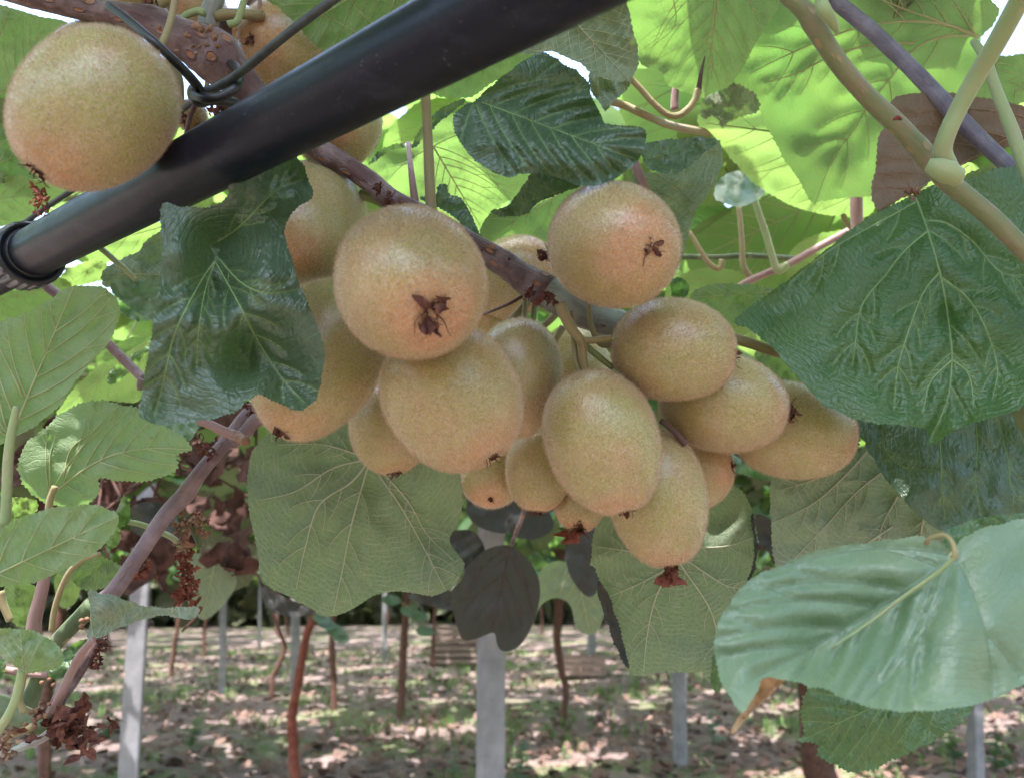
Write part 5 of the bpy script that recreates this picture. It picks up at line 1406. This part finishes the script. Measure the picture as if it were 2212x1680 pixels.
for (x, y, w_, d_, lab) in [(312, 1600, 44, 3.0, 'pale grey concrete post at lower left, nearest of the posts on that side'), (1062, 1500, 60, 2.75, 'pale grey concrete post below the near black leaf, nearest of all'),
                            (637, 1489, 22, None, 'pale post just behind the leaning red brown trunk'), (480, 1492, 16, None, 'thin grey post left of the curved trunk'),
                            (1469, 1650, 28, None, 'pale post below the angular hanging leaf'), (2110, 1760, 28, None, 'pale post under the near blue green leaf'),
                            (1278, 1450, 18, None, 'small far post right of the curved dark trunk'), (830, 1424, 10, None, 'thin far post at the left of the far crates'), (1590, 1440, 10, None, 'thin far post to the right in the distance'),
                            (560, 1400, 8, None, 'thin far post behind the broad hanging leaf')]:
    vpost(x, y, w_, lab, d_)


def trunk(label, pts, w0, w1, mat='trunk', grp='vine trunks'):
    """pts: picture positions from foot upward; first is on the ground"""
    g0 = ground_at(*pts[0]); Y0 = g0[1]
    q = [g0 - np.array([0, 0, .05])]
    for (x, y) in pts:
        p = P(x, y, 1.0) - np.array([0, 0, CAM_Z]); t = Y0 / p[1]
        q.append(p * t + np.array([0, 0, CAM_Z]))
    q.append(np.array([q[-1][0] + .05, q[-1][1], max(CAN, q[-1][2] + .3)]))
    s_ = spline(q, 8)
    root = thing('vine_trunk', label, 'vine trunk', g0, grp)
    b = MB(); b.tube(s_, np.linspace(w0, w1, len(s_)) * .5 * Y0 / FPX, 12, .12, int(w0 * 3)); b.build('trunk', M[mat], root)
    # short arms into the canopy
    b = MB(); tpp = s_[-3]
    for sg in (-1, 1):
        b.tube(spline([tpp, tpp + np.array([sg * .15, .0, .15]), tpp + np.array([sg * .7, .05, .2])], 5), np.linspace(w1, w1 * .5, 11) * .5 * Y0 / FPX, 8, .1)
    b.build('arm', M[mat], root)
    return root


trunk('leaning red brown trunk in front of a pale post, nearest of the trunks', [(640, 1760), (638, 1680), (630, 1560), (634, 1530), (650, 1440), (663, 1370), (680, 1310)], 24, 14, 'trunk_red')
trunk('slim trunk with a bend standing beside the grey post', [(588, 1500), (590, 1460), (600, 1440), (612, 1410), (612, 1380), (598, 1340)], 11, 9)
trunk('straight brown trunk between the leaning one and the dark one', [(722, 1532), (720, 1450), (718, 1370)], 14, 12)
trunk('straight dark trunk under a tuft of pale leaves', [(866, 1546), (869, 1460), (872, 1400), (876, 1330)], 16, 16)
trunk('faint thin trunk behind the lower left post', [(370, 1455), (376, 1400), (386, 1340)], 10, 8)
trunk('dark trunk curving left of the angular hanging leaf', [(1215, 1560), (1222, 1490), (1212, 1440), (1203, 1380), (1206, 1330)], 10, 20)
trunk('stout dark trunk under the toothed leaf at lower right', [(1778, 1760), (1775, 1680), (1765, 1600)], 66, 58)
trunk('thick dim trunk at the lower left corner', [(96, 1700), (97, 1600), (98, 1520)], 24, 20)
trunk('tiny far trunk left of the near black leaf', [(935, 1440), (936, 1380)], 8, 7)
trunk('tiny far trunk at right beyond the pale leaf', [(1690, 1470), (1694, 1420)], 9, 8)
trunk('tiny far trunk on the right edge', [(2180, 1480), (2186, 1420)], 12, 10)

rt = np.random.RandomState(44)
ORD = ['leftmost', 'second from the left', 'third from the left', 'fourth from the left', 'fifth from the left', 'sixth from the left', 'sixth from the right', 'fifth from the right', 'fourth from the right', 'third from the right', 'second from the right', 'rightmost']
for i in range(12):
    bx = 60 + i * 190 + rt.uniform(-45, 45); by = rt.uniform(1360, 1440)
    trunk('thin far trunk at the back of the orchard, ' + ORD[i], [(bx, by), (bx + rt.normal() * 5, by - 45), (bx + rt.normal() * 8, by - 85)], 5 + (by - 1340) * .045, 4 + (by - 1340) * .035, 'trunk', 'far vine trunks')
rt = np.random.RandomState(45)
lsp = []
for i in range(9000):
    yv = 5.5 + 16 * rt.rand() ** 1.4; xv = rt.uniform(-1, 1) * (yv * .75 + 1)
    lsp.append((xv, yv, .0 + .02 * rt.rand(), rt.uniform(.05, .12), rt.rand() * 6.28, rt.normal() * .35, rt.normal() * .35))
o = merged_leaves('leaf_litter', lsp, M['litter'], 3)
tag(o, 'dead leaf litter scattered over the soil between the trunks', 'leaf litter'); o['kind'] = 'stuff'
wires = thing('trellis_wires', 'taut dark trellis wires strung along the posts under the canopy', 'wire', (0, 6, CAN - .12))
for yy in (2.9, 5.0, 7.5, 10.5, 14.0):
    b = MB(); b.tube(np.array([(-14, yy, CAN - .1), (0, yy, CAN - .13), (14, yy, CAN - .1)]), .004 + .0008 * yy, 6, 0); b.build('wire', M['tie'], wires)


# ------------------------------------------------------------------ wooden crates in the distance
def crate(x, y, wpx, hpx, label, z0=0.0, gp=None):
    gp = ground_at(x, y) if gp is None else gp
    sc = gp[1] / FPX; w_ = wpx * sc; h_ = hpx * sc; dp = w_ * .6
    root = thing('wooden_crate', label, 'crate', (gp[0], gp[1], z0), 'wooden crates beyond the posts')
    n_s = 3
    for sy in (0, dp):
        for i in range(n_s):
            b = MB(); zz = z0 + h_ * (.08 + i * .33)
            b.box((gp[0] - w_ / 2, gp[1] + sy, zz), (gp[0] + w_ / 2, gp[1] + sy + .02, zz + h_ * .2)); b.build('slat', M['wood'], root, False)
    for sx in (-1, 1):
        for i in range(n_s):
            b = MB(); zz = z0 + h_ * (.08 + i * .33)
            b.box((gp[0] + sx * w_ / 2 - .01, gp[1] + .022, zz), (gp[0] + sx * w_ / 2 + .01, gp[1] + dp - .002, zz + h_ * .2)); b.build('slat', M['wood'], root, False)
        for sy in (.024, dp - .05):
            b = MB(); cx_ = gp[0] + sx * (w_ / 2 - .035)
            b.box((cx_ - .02, gp[1] + sy, z0), (cx_ + .02, gp[1] + sy + .04, z0 + h_ * .98)); b.build('corner_post', M['wood'], root, False)
    b = MB(); b.box((gp[0] - w_ / 2 + .015, gp[1] + .024, z0 + .02), (gp[0] + w_ / 2 - .015, gp[1] + dp - .004, z0 + .04)); b.build('base_board', M['wood'], root, False)
    return gp, h_


gp, h_ = crate(982, 1436, 104, 40, 'lower crate of the weathered pair behind the central post')
crate(982, 1436, 100, 38, 'upper crate of the weathered pair behind the central post', h_ + .003, gp)
crate(1262, 1462, 88, 42, 'single weathered crate right of the curved dark trunk')

# ------------------------------------------------------------------ weeds and grass
def blades(name, n, xr, yr, hr, seed, mat='grass', wid=.006):
    rs = np.random.RandomState(seed); V = []; F = []
    for i in range(n):
        x = rs.uniform(*xr); yv = rs.uniform(*yr)
        if snoise(np.array([x * 1.1 + 3, yv * 1.1]), 31, 2) < .02: continue
        for j in range(rs.randint(3, 8)):
            h = rs.uniform(*hr); a = rs.rand() * 6.28; ln = rs.uniform(.2, .7) * h
            bx, by = x + rs.normal() * .03, yv + rs.normal() * .03
            sx, sy = -math.sin(a) * wid, math.cos(a) * wid
            k = len(V)
            V += [(bx - sx, by - sy, -.03), (bx + sx, by + sy, -.03), (bx + math.cos(a) * ln * .4 + sx * .8, by + math.sin(a) * ln * .4 + sy * .8, h * .6), (bx + math.cos(a) * ln * .4 - sx * .8, by + math.sin(a) * ln * .4 - sy * .8, h * .6), (bx + math.cos(a) * ln, by + math.sin(a) * ln, h)]
            F += [(k, k + 1, k + 2, k + 3), (k + 3, k + 2, k + 4)]
    o = mk(name, np.array(V), F, M[mat], None, None, False)
    o['kind'] = 'stuff'
    return o


o = blades('grass', 3600, (-9, 9), (5.2, 20), (.03, .14), 4, wid=.007)
tag(o, 'sparse low grass and weeds over the reddish soil', 'grass')


def weed(x, y, h_, n_, label, seed, mat='leaf', sz=.07):
    g0 = ground_at(x, y); rs = np.random.RandomState(seed)
    root = thing('weed', label, 'weed', g0, 'leafy weeds on the soil')
    b = MB(); top_ = g0 + np.array([rs.normal() * .03, 0, h_])
    b.tube(spline([g0 - np.array([0, 0, .04]), (g0 + top_) / 2 + rs.normal(size=3) * .01, top_], 5), np.linspace(.006, .003, 11), 6); b.build('stem', M['green_bark'], root)
    for i in range(n_):
        V, F, UV = template_leaf(5, .4, i)
        t = (i + 1) / n_; yaw = i * 2.4
        s2 = sz * (1.15 - .6 * t) * rs.uniform(.8, 1.2)
        Vw = V @ rotm(yaw, -.35 + rs.normal() * .15, 0).T * s2 * 1.6 + g0 * (1 - t) + top_ * t
        mk('leaf', Vw, F, M[mat], root, UV * s2, True, {'vd': np.full(len(V), .01)})


weed(1118, 1710, .36, 15, 'bright weed at the foot of the central post', 1, 'leaf_pale')
weed(2060, 1640, .30, 12, 'bushy weed at the lower right corner', 2)
weed(2150, 1660, .32, 12, 'weed at the very lower right edge', 3)
weed(1540, 1600, .28, 9, 'thin weed to the right of the pale post', 4, 'leaf_pale')
weed(980, 1680, .2, 9, 'low weed left of the central post', 5, 'leaf_pale', .05)
weed(235, 1600, .3, 12, 'weed left of the lower left post', 6)
weed(410, 1620, .26, 12, 'weed right of the lower left post', 7)
weed(700, 1580, .2, 8, 'weed right of the leaning red trunk', 8, 'leaf_pale', .05)

# small bright tufts on distant trunks
tuft = thing('hanging_twig', 'small twig of pale sunlit leaves right of the leaning trunk', 'vine shoot', P(700, 1330, 2.2))
for (cx, cy) in [(695, 1335), (706, 1348), (722, 1358), (735, 1375)]:
    leaf(tuft, 0, [(cx - 20, cy - 6), (cx - 4, cy - 13), (cx + 15, cy - 6), (cx + 20, cy + 8), (cx + 2, cy + 12), (cx - 14, cy + 6)], 2.2, (cx - 20, cy - 6), (cx + 20, cy + 8), 't', 'leaf_pale', ty=-1.5, step=6, teeth=0, veins=2)
stem('stem', tuft, 0, [(668, 1300), (690, 1325), (715, 1350), (738, 1378)], 2.2, 3, M['bark_green'], 2)
tuft = thing('hanging_twig', 'small twig of pale sunlit leaves at the top of the dark trunk', 'vine shoot', P(880, 1310, 2.4))
for (cx, cy) in [(884, 1318), (905, 1330), (918, 1362), (845, 1295)]:
    leaf(tuft, 0, [(cx - 20, cy - 4), (cx - 4, cy - 12), (cx + 15, cy - 8), (cx + 19, cy + 6), (cx + 2, cy + 12), (cx - 14, cy + 8)], 2.4, (cx - 20, cy - 4), (cx + 20, cy + 6), 't', 'leaf_pale', ty=-1.5, step=6, teeth=0, veins=2)
stem('stem', tuft, 0, [(850, 1290), (884, 1312), (906, 1330), (920, 1368)], 2.4, 3, M['bark_green'], 2)
